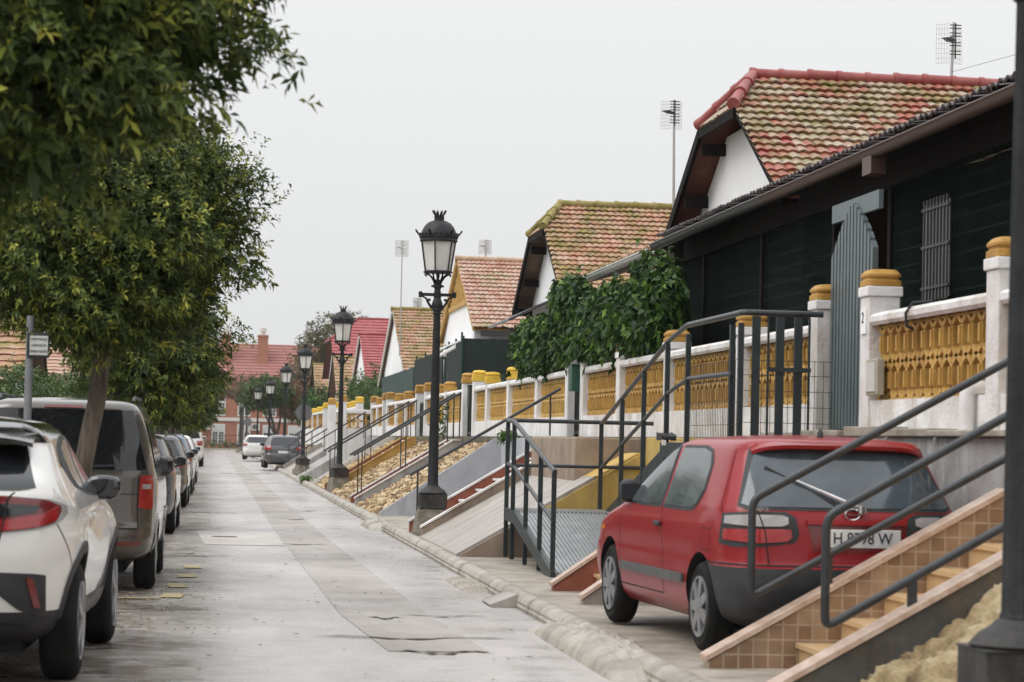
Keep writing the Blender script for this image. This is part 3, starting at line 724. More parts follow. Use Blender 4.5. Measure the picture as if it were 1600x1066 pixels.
# S4: the narrow red-brown stairs up to the letterbox gate
staircase('narrow red-brown stairs with white edging rising to the green letterbox', 34.25, 36.6, 2.95, 5.0, 1.40, 8, ['conc_brown'], ['red_brown'], ('red_brown', 'white_dirty'), 'white_dirty', .14, .10, .10, .03, sdx=.12)
mb = MB().prism([(3.02, .08), (3.02, .16), (5.12, 1.56), (5.34, 1.56), (5.34, .08)], 'Y', 44.0, 44.19)
tag(mb.build('side_wall', 'conc_blue', bevel=.01), 'blue grey sloping side wall between the empty bay and the rubble slope', 'side wall', 'sloping side walls of the parking bays')
staircase('grey concrete stairs with red-brown risers and paired handrails between rubble slopes', 50.8, 52.5, 2.95, 5.0, 1.42, 8, ['conc'], ['red_brown'], ('red_brown', 'white_dirty'), 'white_dirty', .14, .08, .10, .03, sdx=.10)
staircase('yellow painted stairs with handrails between rubble slopes', 62.1, 64.9, 2.95, 5.0, 1.45, 8, ['mustard'], ['red_brown'], ('red_brown', 'white_dirty'), 'yellow', .16, .10, .10, .03, sdx=.12)
mb = MB().prism([(2.98, .06), (2.98, .20), (5.10, 1.56), (5.34, 1.56), (5.34, .06)], 'Y', 72.45, 72.75)
tag(mb.build('side_wall', 'white_dirty', bevel=.01), 'white sloping side wall beyond the yellow stairs', 'side wall', 'sloping side walls of the parking bays')
staircase('pale concrete stairs beyond the parked blue grey car', 91.0, 92.6, 2.95, 5.0, 1.45, 8, ['conc'], ['slab'], ('conc', 'conc'), 'slab', .14, .08)
staircase('farthest pale concrete stairs up to the gardens', 104.0, 105.5, 2.95, 5.0, 1.45, 8, ['slab'], ['conc'], ('conc', 'conc'), 'slab', .14, .08)

def hand_rail(label, y, x0, z0, x1, z1, h=.78, posts=(0.02, .45, .9), tilt=0.0, mats='rail', r=.024, flat_end=0.0, group=None):
    t = thing('handrail', label, 'handrail', (x0, y, z0), group=group or 'handrails on the garden stairs')
    a, b = Vector((x0 - .12, y, z0 + h - .08)), Vector((x1, y, z1 + h))
    pts = [a, b] + ([b + Vector((flat_end, 0, 0))] if flat_end else [])
    MB().tube(pts, r, 8).build('rail', mats, t)
    for p in posts:
        x = x0 + (x1 - x0) * p; z = z0 + (z1 - z0) * p
        top = a.lerp(b, (x - a.x) / (b.x - a.x))
        MB().tube([(x + tilt, y, z - .02), top], r * .62, 6).build('post', mats, t)
    return t
hand_rail('long single dark handrail beside the second lamp, up to the green letterbox', 37.0, 3.1, .42, 5.28, 1.72, .62, (0.0, .93))
for k, (y, l) in enumerate(((50.95, 'nearer'), (52.3, 'farther'))):
    hand_rail(f'{l} of two dark handrails on the grey stairs between rubble slopes', y, 3.02, .30, 5.15, 1.60, .92, (0.03, .46, .93, .99))
for k, (y, l) in enumerate(((62.25, 'nearer'), (64.75, 'farther'))):
    hand_rail(f'{l} of two dark handrails on the yellow painted stairs', y, 3.0, .30, 5.15, 1.60, .92, (0.03, .46, .93, .99))
for k, y in enumerate((84.3, 92.7, 104.1, 105.4, 118.0, 120.0)):
    hand_rail('distant thin dark handrail rising to the garden wall beyond the yellow stairs', y, 3.1, .26, 5.2, 1.58, .85, (0.03, .5, .97), group='distant handrails')

# ------------------------------------------------------------------ garden walls with lattice balustrades
def lattice(mb, y0, y1, z0, z1, x, d=.235, depth=.10, ax='Y'):
    h = z1 - z0; n = max(2, round((y1 - y0) / d)); d = (y1 - y0) / n
    def pt(a, z): return (x, a, z) if ax == 'Y' else (a, x, z)
    side = (1, 0, 0) if ax == 'Y' else (0, 1, 0)
    zz = [z0 + h * k for k in (0.0, .12, .40, .5, .60, .88, 1.0)]
    for i in range(n):
        c = y0 + d * (i + .5); l, r = y0 + d * i, y0 + d * (i + 1)
        for a, b in ((1, 2), (4, 5)):
            mb.bar(pt(c, zz[a]), pt(c, zz[b]), .062, depth, side=side)
            zc = (zz[a] + zz[b]) / 2
            mb.bar(pt(c, zz[a] + .02), pt(c, zz[b] - .02), .034, depth + .04, side=side)
        for a, b in ((1, 0), (2, 3), (4, 3), (5, 6)):
            for e in (l, r):
                mb.bar(pt(c, zz[a]), pt(e, zz[b]), .038, depth * .96 + .004 * (a % 2), side=side)
        mb.bar(pt(c, zz[3] - .02), pt(c, zz[3] + .02), .03, depth * .7, side=side)
    mb.bar(pt(y0, z0 + .01), pt(y1, z0 + .01), depth * .9, .02, side=(0, 0, 1)); mb.bar(pt(y0, z1 - .01), pt(y1, z1 - .01), depth * .9, .02, side=(0, 0, 1))

def pillar(t, x, y, z0, z1, w=.27, cap='mustard_cap', mats='white', square=False):
    mb = MB().box(x - w / 2, x + w / 2, y - w / 2, y + w / 2, z0, z1)
    o = mb.build('pillar', mats, t, bevel=.012)
    c = MB()
    e = w / 2 + .018
    c.box(x - e, x + e, y - e, y + e, z1 + .001, z1 + .085, 0)
    oc = c.build('collar', 'white' if square else cap, o, bevel=.01)
    # rounded pyramid cap
    rows = []
    zc = z1 + .087
    prof = [(e * .97, 0), (e * .97, .045), (e * .86, .056), (e * .86, .070), (e * .95, .080), (e * .95, .100), (e * .76, .132), (e * .68, .140), (.01, .150)]
    for r, z in prof:
        row = []
        for k in range(49):
            an = 2 * math.pi * k / 48; cs, sn = math.cos(an), math.sin(an)
            q = (abs(cs) ** 9 + abs(sn) ** 9) ** (-1 / 9)
            row.append((x + r * q * cs, y + r * q * sn, zc + z))
        rows.append(row)
    MB().grid(rows, sm=True).build('pillar_cap', cap, o)
    return o

def garden_wall(label, ys, gates, zf, x=XW, caps='mustard_cap', mats='white', square=False, zp=1.91, zr=2.53, zt=2.645, gate_z=2.76, mid_z=2.66, lat='mustard'):
    """ys: pillar positions; gates: indices of taller gate pillars"""
    t = thing('garden_wall', label, 'garden wall', (x, (ys[0] + ys[-1]) / 2, zf), group='white garden walls along the right side')
    for i, y in enumerate(ys):
        pillar(t, x, y, zf - .35, gate_z if i in gates else mid_z, .27, caps if not callable(caps) else caps(i), mats, square)
    for a, b in zip(ys[:-1], ys[1:]):
        if b - a < .9: continue
        a2, b2 = a + .136, b - .136
        MB().box(x - .11, x + .11, a2, b2, zf - .35, zp).build('plinth', mats, t)
        lt = MB(); lattice(lt, a2, b2, zp + .002, zr, x); lt.build('lattice_panel', lat, t)
        r = MB()
        prof = [(-.105, zr + .002), (-.13, zr + .03), (-.13, zr + .075), (-.10, zt - .015), (-.05, zt), (.05, zt), (.10, zt - .015), (.13, zr + .075), (.13, zr + .03), (.105, zr + .002)]
        rows = [[(x + px, yy, pz) for px, pz in prof] for yy in np.linspace(a2, b2, 6)]
        r.grid(rows, sm=True, flip=True); r.build('top_rail', mats, t)
    return t

wall_a = garden_wall('white garden wall with ochre lattice above the parked red car', [12.6, 16.35, 19.7], (1, 2), 1.66, square=True, mats='white_dirty', gate_z=2.78)
wall_b = garden_wall('white garden wall with ochre lattice behind the steel ramp and under hanging ivy', [21.45, 24.6, 28.7, 32.2, 35.45], (0, 4), 1.62, square=True, mats='white_dirty')
wall_c = garden_wall('white lattice wall half covered by ivy, between green and black letterboxes', [37.0, 40.6, 44.6, 48.2, 50.7], (0, 4), 1.58, caps='yellow_cap', lat='mustard_pale')
wall_d = garden_wall('white lattice wall between the black letterbox and the yellow stairs', [52.9, 57.0, 59.6, 62.6], (0, 3), 1.56, caps='mustard_cap', lat='mustard_pale')
wall_e = garden_wall('white lattice wall under the blue green garden sheet', [65.4, 69.3, 72.8, 76.6], (0, 3), 1.54)
wall_e2 = garden_wall('short white lattice wall beside the see-through cross panel', [78.4, 81.4, 84.4], (0, 2), 1.54)
wall_f = garden_wall('distant white garden wall with bright yellow lattice under bushes', [86.5, 90.0, 93.5, 97.0, 101.0], (0, 4), 1.5, x=5.1, caps='yellow_cap', lat='mustard_pale')
wall_g = garden_wall('farthest white garden wall with pale yellow caps near the street end', [104.0, 110.0, 116.0, 122.0, 130.0], (0, 4), 1.5, x=4.7, caps='yellow_cap')

# cross panel with round holes, facing down the street
t = thing('cross_wall', 'low white wall panel with see-through ochre lattice facing down the street', 'garden wall', (4.9, 84.6, 1.5))
MB().box(4.53, 5.36, 84.5, 84.72, -.05, 1.84).build('plinth', 'white', t)
lt = MB(); lattice(lt, 4.53, 5.36, 1.842, 2.36, 84.61, .28, .10, 'X'); lt.build('lattice_panel', 'mustard', t)
MB().box(4.53, 5.36, 84.48, 84.74, 2.362, 2.50).build('top_rail', 'white', t, bevel=.02)
pillar(t, 4.40, 84.6, -.05, 2.78, .27, 'mustard_cap', 'white'); pillar(t, 4.10, 86.2, -.05, 2.68, .27, 'mustard_cap', 'white')

# small fittings on the near walls
t = thing('meter_box', 'beige meter box set in the near lattice beside the gate pillar', 'meter box', (5.38, 19.35, 1.85))
MB().box(5.335, 5.40, 19.18, 19.52, 1.95, 2.25).build('door', 'meter', t, bevel=.01)
MB().box(5.325, 5.334, 19.22, 19.48, 1.98, 2.22).build('window', 'frosted', t)
t = thing('doorbell_plate', 'small dark intercom plate on the near gate pillar', 'doorbell', (5.56, 19.555, 2.5))
MB().box(5.52, 5.60, 19.545, 19.562, 2.42, 2.56).build('panel', 'gate_dark', t); MB().box(5.54, 5.58, 19.538, 19.544, 2.50, 2.54).build('button', 'grey_plastic', t)
t = thing('house_number_tile', 'white house number tile on the near gate pillar', 'number tile', (5.36, 19.7, 2.6))
MB().box(5.352, 5.3635, 19.62, 19.78, 2.47, 2.68).build('tile', 'gable', t)
text_mesh('2', .13, (-.010, -.0, .0), (R(90), 0, R(-90)), 'ink', t, 'numeral')
t = thing('drain_pipe', 'short white pipe at the foot of the near wall', 'pipe', (5.32, 16.75, 1.66))
MB().tube(fillet([(5.45, 16.75, 1.96), (5.32, 16.75, 1.96), (5.32, 16.75, 1.66)], .06), .055, 12).build('pipe', 'pvc', t)
t = tag(MB().tube([(5.42, 18.45, 2.46), (5.36, 18.44, 2.48), (5.35, 18.43, 2.58), (5.40, 18.40, 2.665), (5.55, 18.36, 2.675)], .012, 8).build('cable', 'black_plastic'), 'black cable looped over the near white wall rail', 'cable')
t = thing('letterbox', 'green letterbox on the white gate pillar under the ivy', 'letterbox', (5.34, 36.0, 2.3))
MB().box(5.26, 5.42, 35.72, 36.02, 2.28, 2.68).build('box', 'box_green', t, bevel=.01)
MB().prism([(5.24, 2.682), (5.24, 2.70), (5.34, 2.76), (5.44, 2.70), (5.44, 2.682)], 'Y', 35.70, 36.04).build('lid', 'conc_blue', t)
t = thing('letterbox', 'black letterbox between two yellow capped gate pillars', 'letterbox', (5.4, 51.0, 2.3))
MB().box(5.32, 5.50, 51.0, 51.35, 2.22, 2.66).build('box', 'gate_dark', t, bevel=.01)
MB().box(5.30, 5.52, 50.98, 51.37, 2.662, 2.69).build('lid', 'gate_dark', t)

# gates
t = thing('garden_gate', 'tall grey-green corrugated gate with a pointed top', 'gate', (5.5, 20.57, 1.66))
g = MB(); n = 13
arch = lambda y: 3.66 - .46 * abs((y - 20.57) / .71) ** 1.35
for i in range(n):
    y = 19.86 + 1.42 * (i + .5) / n; a, b = y - .036, y + .036
    g.prism([(a, 1.68), (b, 1.68), (b, arch(b)), (y, arch(y)), (a, arch(a))], 'X', 5.475, 5.525)
    c = y + .0546
    g.prism([(b + .001, 1.68), (c + .018, 1.68), (c + .018, arch(c)), (b + .001, arch(c))], 'X', 5.505, 5.520)
g.build('leaf', 'gate_grey', t)
g = MB().box(5.50, 5.54, 19.80, 21.36, 3.54, 3.70).build('header', 'gate_grey', t)
for i, (y, z) in enumerate(((35.95, 2.6), (51.3, 2.5), (64.2, 2.5), (77.5, 2.5))):
    t = thing('barred_gate', ['dark barred gate beside the green letterbox', 'dark barred gate beside the black letterbox', 'dark barred gate at the head of the yellow stairs', 'dark barred gate before the see-through cross panel'][i], 'gate', (5.5, y + .25, 1.6), group='barred garden gates')
    y0, y1 = ((35.62, 36.85), (50.88, 52.74), (62.78, 65.24), (76.8, 78.24))[i]
    f = MB(); f.box(5.48, 5.53, y0, y0 + .05, 1.6, z); f.box(5.48, 5.53, y1 - .05, y1, 1.6, z); f.box(5.48, 5.53, y0 + .05, y1 - .05, z - .05, z); f.box(5.48, 5.53, y0 + .05, y1 - .05, 1.64, 1.69)
    f.build('frame', 'gate_dark', t)
    b = MB()
    k = y0 + .14
    while k < y1 - .08: b.box(5.495, 5.515, k, k + .03, 1.69, z - .05); k += .11
    b.build('bars', 'gate_dark', t)

# ================================================================== HOUSES
def tiled_slope(mb, O, U, V, L, u0, u1, tw=.125, course=.24, amp=.020, lip=.036, seed=0, sag=0.0):
    """real pan tiles laid in courses on the plane O + u*U + v*V; u0(v), u1(v) bound each course"""
    O, U, V = Vector(O), Vector(U).normalized(), Vector(V).normalized()
    nrm = U.cross(V).normalized()
    if nrm.z < 0: nrm = -nrm
    rg = random.Random(seed)
    n = int(round(L / course)); course = L / n
    ph = [0, .25, .5, .75, 1.0]; hp = [0.0, .8, 1.0, .45, 0.0]
    for k in range(n):
        v0, v1 = k * course - .03, (k + 1) * course
        a, b = u0((k + .5) * course), u1((k + .5) * course)
        i0, i1 = int(math.floor(a / tw)), int(math.ceil(b / tw))
        if i1 <= i0: continue
        off = rg.uniform(-.01, .01)
        for i in range(i0, i1):
            r = rg.random(); j = rg.uniform(-.008, .008); tz = rg.uniform(-.006, .008)
            lo, hi, rim = [], [], []
            for p, h in zip(ph, hp):
                u = (i + p) * tw + off
                u = min(max(u, a), b)
                sg = -sag * math.sin(math.pi * ((k + .5) / n)) if sag else 0
                lo.append(O + U * u + V * (v0 + j) + nrm * (lip + amp * h + tz + sg))
                hi.append(O + U * u + V * v1 + nrm * (amp * h * .9 + sg))
                rim.append(O + U * u + V * (v0 + j + .004) + nrm * (lip + amp * h + tz - .028 + sg))
            mb.grid([lo, hi], sm=True, rnd=[r] * 4); mb.grid([rim, lo], sm=False, rnd=[max(0, r - .2)] * 4)

def ridge_caps(name, p0, p1, mats, parent, r=.072, step=.36):
    p0, p1 = Vector(p0), Vector(p1); d = p1 - p0; n = max(1, int(d.length / step))
    mb = MB()
    for k in range(n):
        a, b = p0 + d * (k / n), p0 + d * ((k + 1.10) / n)
        j = Vector((0, 0, random.uniform(-.008, .008)))
        mb.tube([a + j, a.lerp(b, .12) + j, a.lerp(b, .2) + j, b + j], [r * 1.14, r * 1.14, r * .98, r * .88], 10)
    return mb.build(name, mats, parent, sharp=50)

def house(label, yc, zr, ze, hw, xg, length, hip=None, tile='tile_red', ridge='ridge_red', soffit='soffit', barge='wood_dark', wallm='gable', seed=1,
          purlin=True, sag=0.0, course=.205, zb=1.5, over=.34, wt=None):
    """gable end faces the street (-X); ridge runs back along +X"""
    t = thing('tiled_house', label, 'house', (xg + .3, yc, zb), group='tiled houses along the street')
    hh, zh, dx = hip if hip else (0.0, zr, 0.0)
    rise = zr - ze; L = math.hypot(hw, rise)
    if hip: zh = zr - rise * hh / hw
    def front(z): return xg if z <= zh or not hip else xg + (z - zh) / (zr - zh) * dx
    near, far = MB(), MB()
    tiled_slope(near, (xg, yc - hw, ze), (1, 0, 0), (0, hw, rise), L, lambda v: front(ze + rise * v / L) - xg, lambda v: length, seed=seed, sag=sag, course=course)
    near.build('roof_slope', tile, t, sharp=60)
    tiled_slope(far, (xg, yc + hw, ze), (1, 0, 0), (0, -hw, rise), L, lambda v: front(ze + rise * v / L) - xg, lambda v: length, seed=seed + 50, tw=.42, course=course)
    far.build('roof_slope', tile, t, sharp=60)
    if hip:
        hp = MB(); Lh = math.hypot(dx, zr - zh)
        tiled_slope(hp, (xg, yc, zh), (0, 1, 0), (dx, 0, zr - zh), Lh, lambda v: -hh * (1 - v / Lh), lambda v: hh * (1 - v / Lh), seed=seed + 9, course=course)
        hp.build('hip_slope', tile, t, sharp=60)
        for s in (-1, 1): ridge_caps('hip_tile', (xg - .03, yc + s * hh * 1.03, zh + .05), (xg + dx, yc, zr + .05), ridge, t)
    ridge_caps('ridge_tile', (xg + dx - .05, yc, zr + .045), (xg + length, yc, zr + .045), ridge, t)
    # soffit sheets just below the tiles, and barge boards along the verge
    d = .055; sb = MB()
    for s in (-1, 1):
        pts = [(xg + .01, yc + s * hw, ze - d), (xg + length, yc + s * hw, ze - d), (xg + length, yc + s * .001, zr - d), (xg + dx + .01, yc + s * .001, zr - d)]
        if hip: pts.append((xg + .01, yc + s * hh, zh - d))
        sb.add(pts, [tuple(range(len(pts)))])
    if hip: sb.add([(xg + .01, yc - hh, zh - d), (xg + .01, yc + hh, zh - d), (xg + dx, yc, zr - d)], [(0, 1, 2)])
    sb.build('soffit', soffit, t)
    for s in (-1, 1):
        MB().bar((xg + (.03 if s < 0 else -.015), yc + s * hw, ze - .05), (xg + (.03 if s < 0 else -.015), yc + s * hh, zh - .05), .045, .08 if s < 0 else .15).build('barge_board', barge, t)
    if hip: MB().bar((xg - .012, yc - hh - .03, zh - .06), (xg - .012, yc + hh + .03, zh - .06), .04, .12).build('barge_board', barge, t)
    if purlin:
        for s in (1,):
            for q in (.12, .52, .95):
                pl = MB()
                yy = yc + s * (hw + (hh - hw) * q); zz = ze + (zh - ze) * q
                pl.box(xg + .03, xg + over + .02, yy - .05 - .04 * s, yy + .05 - .04 * s, zz - .26, zz - .11)
                pl.build('purlin_end', barge, t)
    # gable wall and body
    w = hw - .30; zw = ze + rise * .30 / hw - .07
    poly = [(yc - w, zb), (yc - w, zw)]
    if hip: poly += [(yc - hh, zh - .09), (yc + hh, zh - .09)]
    else: poly += [(yc, zr - .09)]
    poly += [(yc + w, zw), (yc + w, zb)]
    MB().prism(poly, 'X', xg + over, xg + over + .2).build('gable_wall', wallm, t)
    MB().box(xg + over + .201, xg + length - .3, yc - w, yc + w, zb, zw - .06).build('side_walls', wt or wallm, t)
    return t

H1 = house('white gabled house with half-hipped red tile roof, mossy in patches, behind the dark porch', 29.45, 6.12, 4.25, 3.5, 6.1, 10, (1.02, 5.62, .45), seed=3, sag=.03)
H2 = house('white gabled house whose half-hipped roof is heavily covered in yellow lichen', 46.5, 6.12, 4.2, 3.4, 6.1, 9, (.98, 5.68, .45), 'tile_moss', 'ridge_moss', 'soffit_old', seed=8, sag=.03)
H3 = house('house with yellow timbered gable and pink clay roof behind the second lamp', 61.3, 6.1, 4.2, 4.2, 6.0, 9, None, 'tile_plain', 'ridge_plain', 'mustard', 'mustard', seed=12, purlin=False, over=.08, course=.27)
H4 = house('white gabled house with pale lichen roof left of the second lamp', 84.0, 6.0, 3.5, 6.2, 6.0, 11, None, 'tile_moss', 'ridge_moss', 'soffit_old', 'pale_trim', seed=17, purlin=False, course=.3, over=.12)
H5 = house('house with deep red tile roof and orange boarded side wall', 105.0, 6.0, 3.3, 6.5, 6.1, 11, None, 'tile_crimson', 'ridge_red', 'soffit', 'pale_trim', seed=21, purlin=False, course=.34, wt='orange_board', over=.12)
H6 = house('tallest house with plain crimson roof rising behind the third lamp', 136.0, 8.2, 5.0, 6.5, 6.2, 14, (2.6, 6.2, 1.6), 'tile_crimson', 'ridge_red', 'soffit', 'wood_dark', seed=25, purlin=False, course=.4)
H7 = house('distant low house with buff lichen roof behind the third lamp post', 118.0, 5.4, 3.1, 5.0, 5.6, 9, None, 'tile_moss', 'ridge_moss', 'soffit_old', 'wood_dark', seed=29, purlin=False, course=.36)
H8 = house('farthest small house with dark gable and striped buff roof left of the third lamp', 150.0, 6.0, 3.3, 5.5, 5.9, 9, None, 'tile_moss', 'ridge_moss', 'soffit_old', 'wood_dark', wallm='brown_wall', seed=33, purlin=False, course=.4)

# timbering of the yellow gable, its awning and window
mb = MB()
for k in range(11):
    y = 61.3 + (k - 5) * .42; zt = 6.1 - .12 - abs(y - 61.3) * (1.9 / 4.2) - .12
    if zt > 5.0: mb.box(6.03, 6.078, y - .05, y + .05, 4.98, zt)
mb.box(6.02, 6.078, 59.05, 63.55, 4.86, 4.98)
mb.build('gable_timbers', 'mustard', H3)
f = MB().box(6.02, 6.078, 59.8, 62.4, 2.0, 3.3).build('window_frame', 'mustard', H3)
MB().box(6.012, 6.019, 59.9, 61.05, 2.1, 3.2).box(6.012, 6.019, 61.15, 62.3, 2.1, 3.2).build('pane', 'pane', f)
t = thing('rolled_awning', 'white rolled awning on the front of the yellow timbered house', 'awning', (5.9, 61, 3.6))
MB().tube([(5.80, 58.2, 3.78), (5.80, 64.0, 3.66)], .10, 12).build('roll', 'awning', t)
MB().prism([(5.74, 3.84), (6.07, 3.95), (6.07, 3.99), (5.74, 3.90)], 'Y', 58.0, 64.2).build('hood', 'awning', t)
MB().box(6.2, 8.5, 57.04, 57.12, 4.0, 4.12).build('eaves_gutter', 'gutter', H3)
MB().box(7.2, 8.4, 57.34, 57.395, 3.25, 3.30).build('wall_bracket', 'wood_dark', H3)
mb = MB()
for k in range(9): mb.box(6.3, 9.0, 98.70, 98.78, 1.6 + .2 * k, 1.77 + .2 * k)
mb.build('side_boards', 'orange_board', H5)

# ---- dark porch in front of the first house
t = thing('porch', 'long dark timber porch with glazed tile edge and green mesh screens above the wall', 'porch', (6.0, 23, 1.62))
pr = MB()
tiled_slope(pr, (5.90, 13.5, 4.29), (0, 1, 0), (2.5, 0, .62), 2.6, lambda v: 0, lambda v: 18.7, tw=.16, course=.30, seed=77, amp=.035)
pr.build('roof', 'pergola_tile', t, sharp=60)
MB().add([(5.95, 13.5, 4.20), (5.95, 32.2, 4.20), (8.5, 32.2, 4.82), (8.5, 13.5, 4.82)], [(0, 1, 2, 3)]).build('ceiling', 'wood_dark', t)
def half_gutter(y0, y1, x, z, m, parent, r=.075):
    rows = []
    for y in (y0, y1):
        rows.append([(x + r * math.cos(a), y, z + r * math.sin(a)) for a in np.linspace(math.pi, 2 * math.pi, 9)] + [(x + (r - .012) * math.cos(a), y, z + .001 + (r - .012) * math.sin(a)) for a in np.linspace(2 * math.pi, math.pi, 9)])
    g = MB().grid(rows, sm=True); g.tube([(x - r, y0, z), (x - r, y1, z)], .012, 6)
    return g.build('gutter', m, parent)
half_gutter(25.6, 32.3, 5.86, 4.22, 'gutter', t); half_gutter(13.5, 25.58, 5.86, 4.22, 'gutter_brown', t)
MB().box(5.81, 5.95, 21.2, 21.5, 4.0, 4.17).build('hopper', 'gutter_brown', t)
MB().box(6.30, 6.40, 13.6, 33.2, 4.02, 4.278).build('fascia_beam', 'wood_dark', t)
for y in (14.4, 18.0, 22.35, 24.45, 27.8, 31.2, 33.1):
    MB().box(6.31, 6.39, y - .05, y + .05, 1.6, 4.02).build('post', 'wood_dark', t)
for (a, b) in ((14.45, 17.95), (18.05, 22.3), (24.5, 27.75), (27.85, 31.15), (31.25, 33.05)):
    MB().box(6.34, 6.344, a, b, 2.76, 4.019).build('mesh_screen', 'screen', t)
    MB().box(6.322, 6.38, a, b, 2.52, 2.76).build('skirt_panel', 'green_fabric', t)
    MB().box(6.325, 6.37, a, b, 1.6, 2.52).build('lower_panel', 'gate_dark', t)
MB().box(8.5, 8.6, 13.6, 25.9, 1.6, 4.8).build('back_wall', 'brown_wall', t)
MB().prism([(6.42, 1.6), (6.42, 4.26), (8.5, 4.76), (8.5, 1.6)], 'Y', 25.80, 25.9).build('partition', 'brown_wall', t)
MB().prism([(6.42, 1.6), (6.42, 4.2), (6.9, 4.3), (6.9, 1.6)], 'Y', 33.0, 33.1).build('end_wall', 'brown_wall', t)
for y in (16.1, 24.9):
    f = MB().box(8.44, 8.498, y - .55, y + .55, 2.5, 3.75).build('window', 'curtain', t)
    b = MB()
    for k in range(7): b.box(8.40, 8.42, y - .5 + k * .16, y - .475 + k * .16, 2.45, 3.8)
    b.box(8.40, 8.42, y - .55, y + .55, 3.2, 3.23); b.build('window_bars', 'white', f)
# barred white window seen through the near screen
f = MB().box(6.325, 6.335, 20.45, 21.2, 2.86, 3.72).build('window', 'pane', t)
b = MB()
for k in range(8): b.box(6.300, 6.318, 20.47 + k * .10, 20.495 + k * .10, 2.84, 3.76)
for z in (2.95, 3.32, 3.66): b.box(6.297, 6.321, 20.42, 21.24, z, z + .025)
b.build('window_bars', 'bar_dimmed', f)

# ---- low tiled porch with white gutter on the second house
t = thing('porch', 'low porch of old brown tiles with a white gutter above the ivy', 'porch', (6.0, 37, 1.6))
pr = MB()
tiled_slope(pr, (5.95, 32.6, 4.22), (0, 1, 0), (2.5, 0, .75), 2.6, lambda v: 0, lambda v: 8.6, tw=.16, course=.28, seed=79, amp=.035)
pr.build('roof', 'tile_moss', t, sharp=60)
MB().add([(5.97, 32.6, 4.17), (5.97, 41.2, 4.17), (8.5, 41.2, 4.92), (8.5, 32.6, 4.92)], [(0, 1, 2, 3)]).build('ceiling', 'soffit_old', t)
half_gutter(32.6, 41.8, 5.88, 4.18, 'gutter_white', t)
MB().box(6.45, 6.6, 32.6, 43.3, 1.6, 4.1).build('front_wall', 'gable', t)
MB().box(6.44, 6.449, 40.9, 42.6, 3.2, 4.05).build('yellow_panel', 'yellow', t)
t = thing('lean_to_canopy', 'grey corrugated canopy under the gable of the lichen roofed house', 'canopy', (6.0, 47.5, 4.0))
MB().prism([(5.55, 3.82), (5.55, 3.87), (6.43, 4.30), (6.43, 4.25)], 'Y', 46.2, 49.6).build('sheet', 'gutter', t)
MB().bar((5.62, 47.9, 3.80), (6.42, 47.9, 3.55), .04, .04).build('bracket', 'gutter', t)

# ---- garden fences of green netting
def net_fence(label, pts, z0, z1, mats, posts=True, step=1.6, lines=True):
    a, b = Vector((*pts[0], 0)), Vector((*pts[1], 0)); t = thing('garden_fence', label, 'fence', ((a.x + b.x) / 2, (a.y + b.y) / 2, z0), group='green garden fences')
    L = (b - a).length; n = max(1, int(L / step)); d = (b - a) / L; nr = Vector((-d.y, d.x, 0)) * .02
    rows = []
    k = max(8, int(L / .12))
    for i in range(k + 1):
        p = a + d * (L * i / k); w = .018 * math.sin(i * 1.7) + .012 * noise.noise(Vector((i * .4, z1, 0)))
        rows.append([(p.x + nr.x * w * 50 * .6, p.y + nr.y * w * 50 * .6, z0 + (z1 - z0) * j / 8 + (.02 * noise.noise(Vector((i * .9, 3, z1))) if j == 8 else 0)) for j in range(9)])
    back = [[(q[0] + nr.x * 1.2, q[1] + nr.y * 1.2, q[2]) for q in r] for r in rows]
    MB().grid(rows, sm=True).grid(back, sm=True, flip=True).build('netting', mats, t)
    if lines:
        w = MB()
        for j in range(8):
            z = z0 + (z1 - z0) * (j + .5) / 8; w.tube([a - nr * 1.4 + Vector((0, 0, z)), b - nr * 1.4 + Vector((0, 0, z))], .008, 4)
        w.build('wires', 'green_paint', t)
    for i in range(n + 1):
        p = a + d * (L * i / n) - nr * 2.2
        MB().tube([(p.x, p.y, z0 - .1), (p.x, p.y, z1 + .14)], .026, 8).build('post', 'green_paint', t)
    return t
net_fence('dark green net fence facing down the street below the yellow timbered house', ((5.72, 56.8), (8.2, 56.8)), 1.6, 3.92, 'green_fabric', step=3, lines=False)
net_fence('low dark green netting behind the wall with the black letterbox', ((5.78, 45.5), (5.78, 56.6)), 1.6, 2.75, 'green_fabric', lines=False)
net_fence('dark green wired fence with three posts right behind the second lamp', ((5.74, 57.0), (5.74, 60.6)), 1.6, 3.85, 'green_fabric')
net_fence('dark green wired fence left of the second lamp', ((5.74, 61.5), (5.74, 70.4)), 1.6, 3.8, 'green_fabric', step=2.9)
net_fence('blue green sheet fence left of the wired fence', ((5.74, 70.6), (5.74, 84.2)), 1.6, 3.62, 'green_sheet', step=13.6, lines=False)

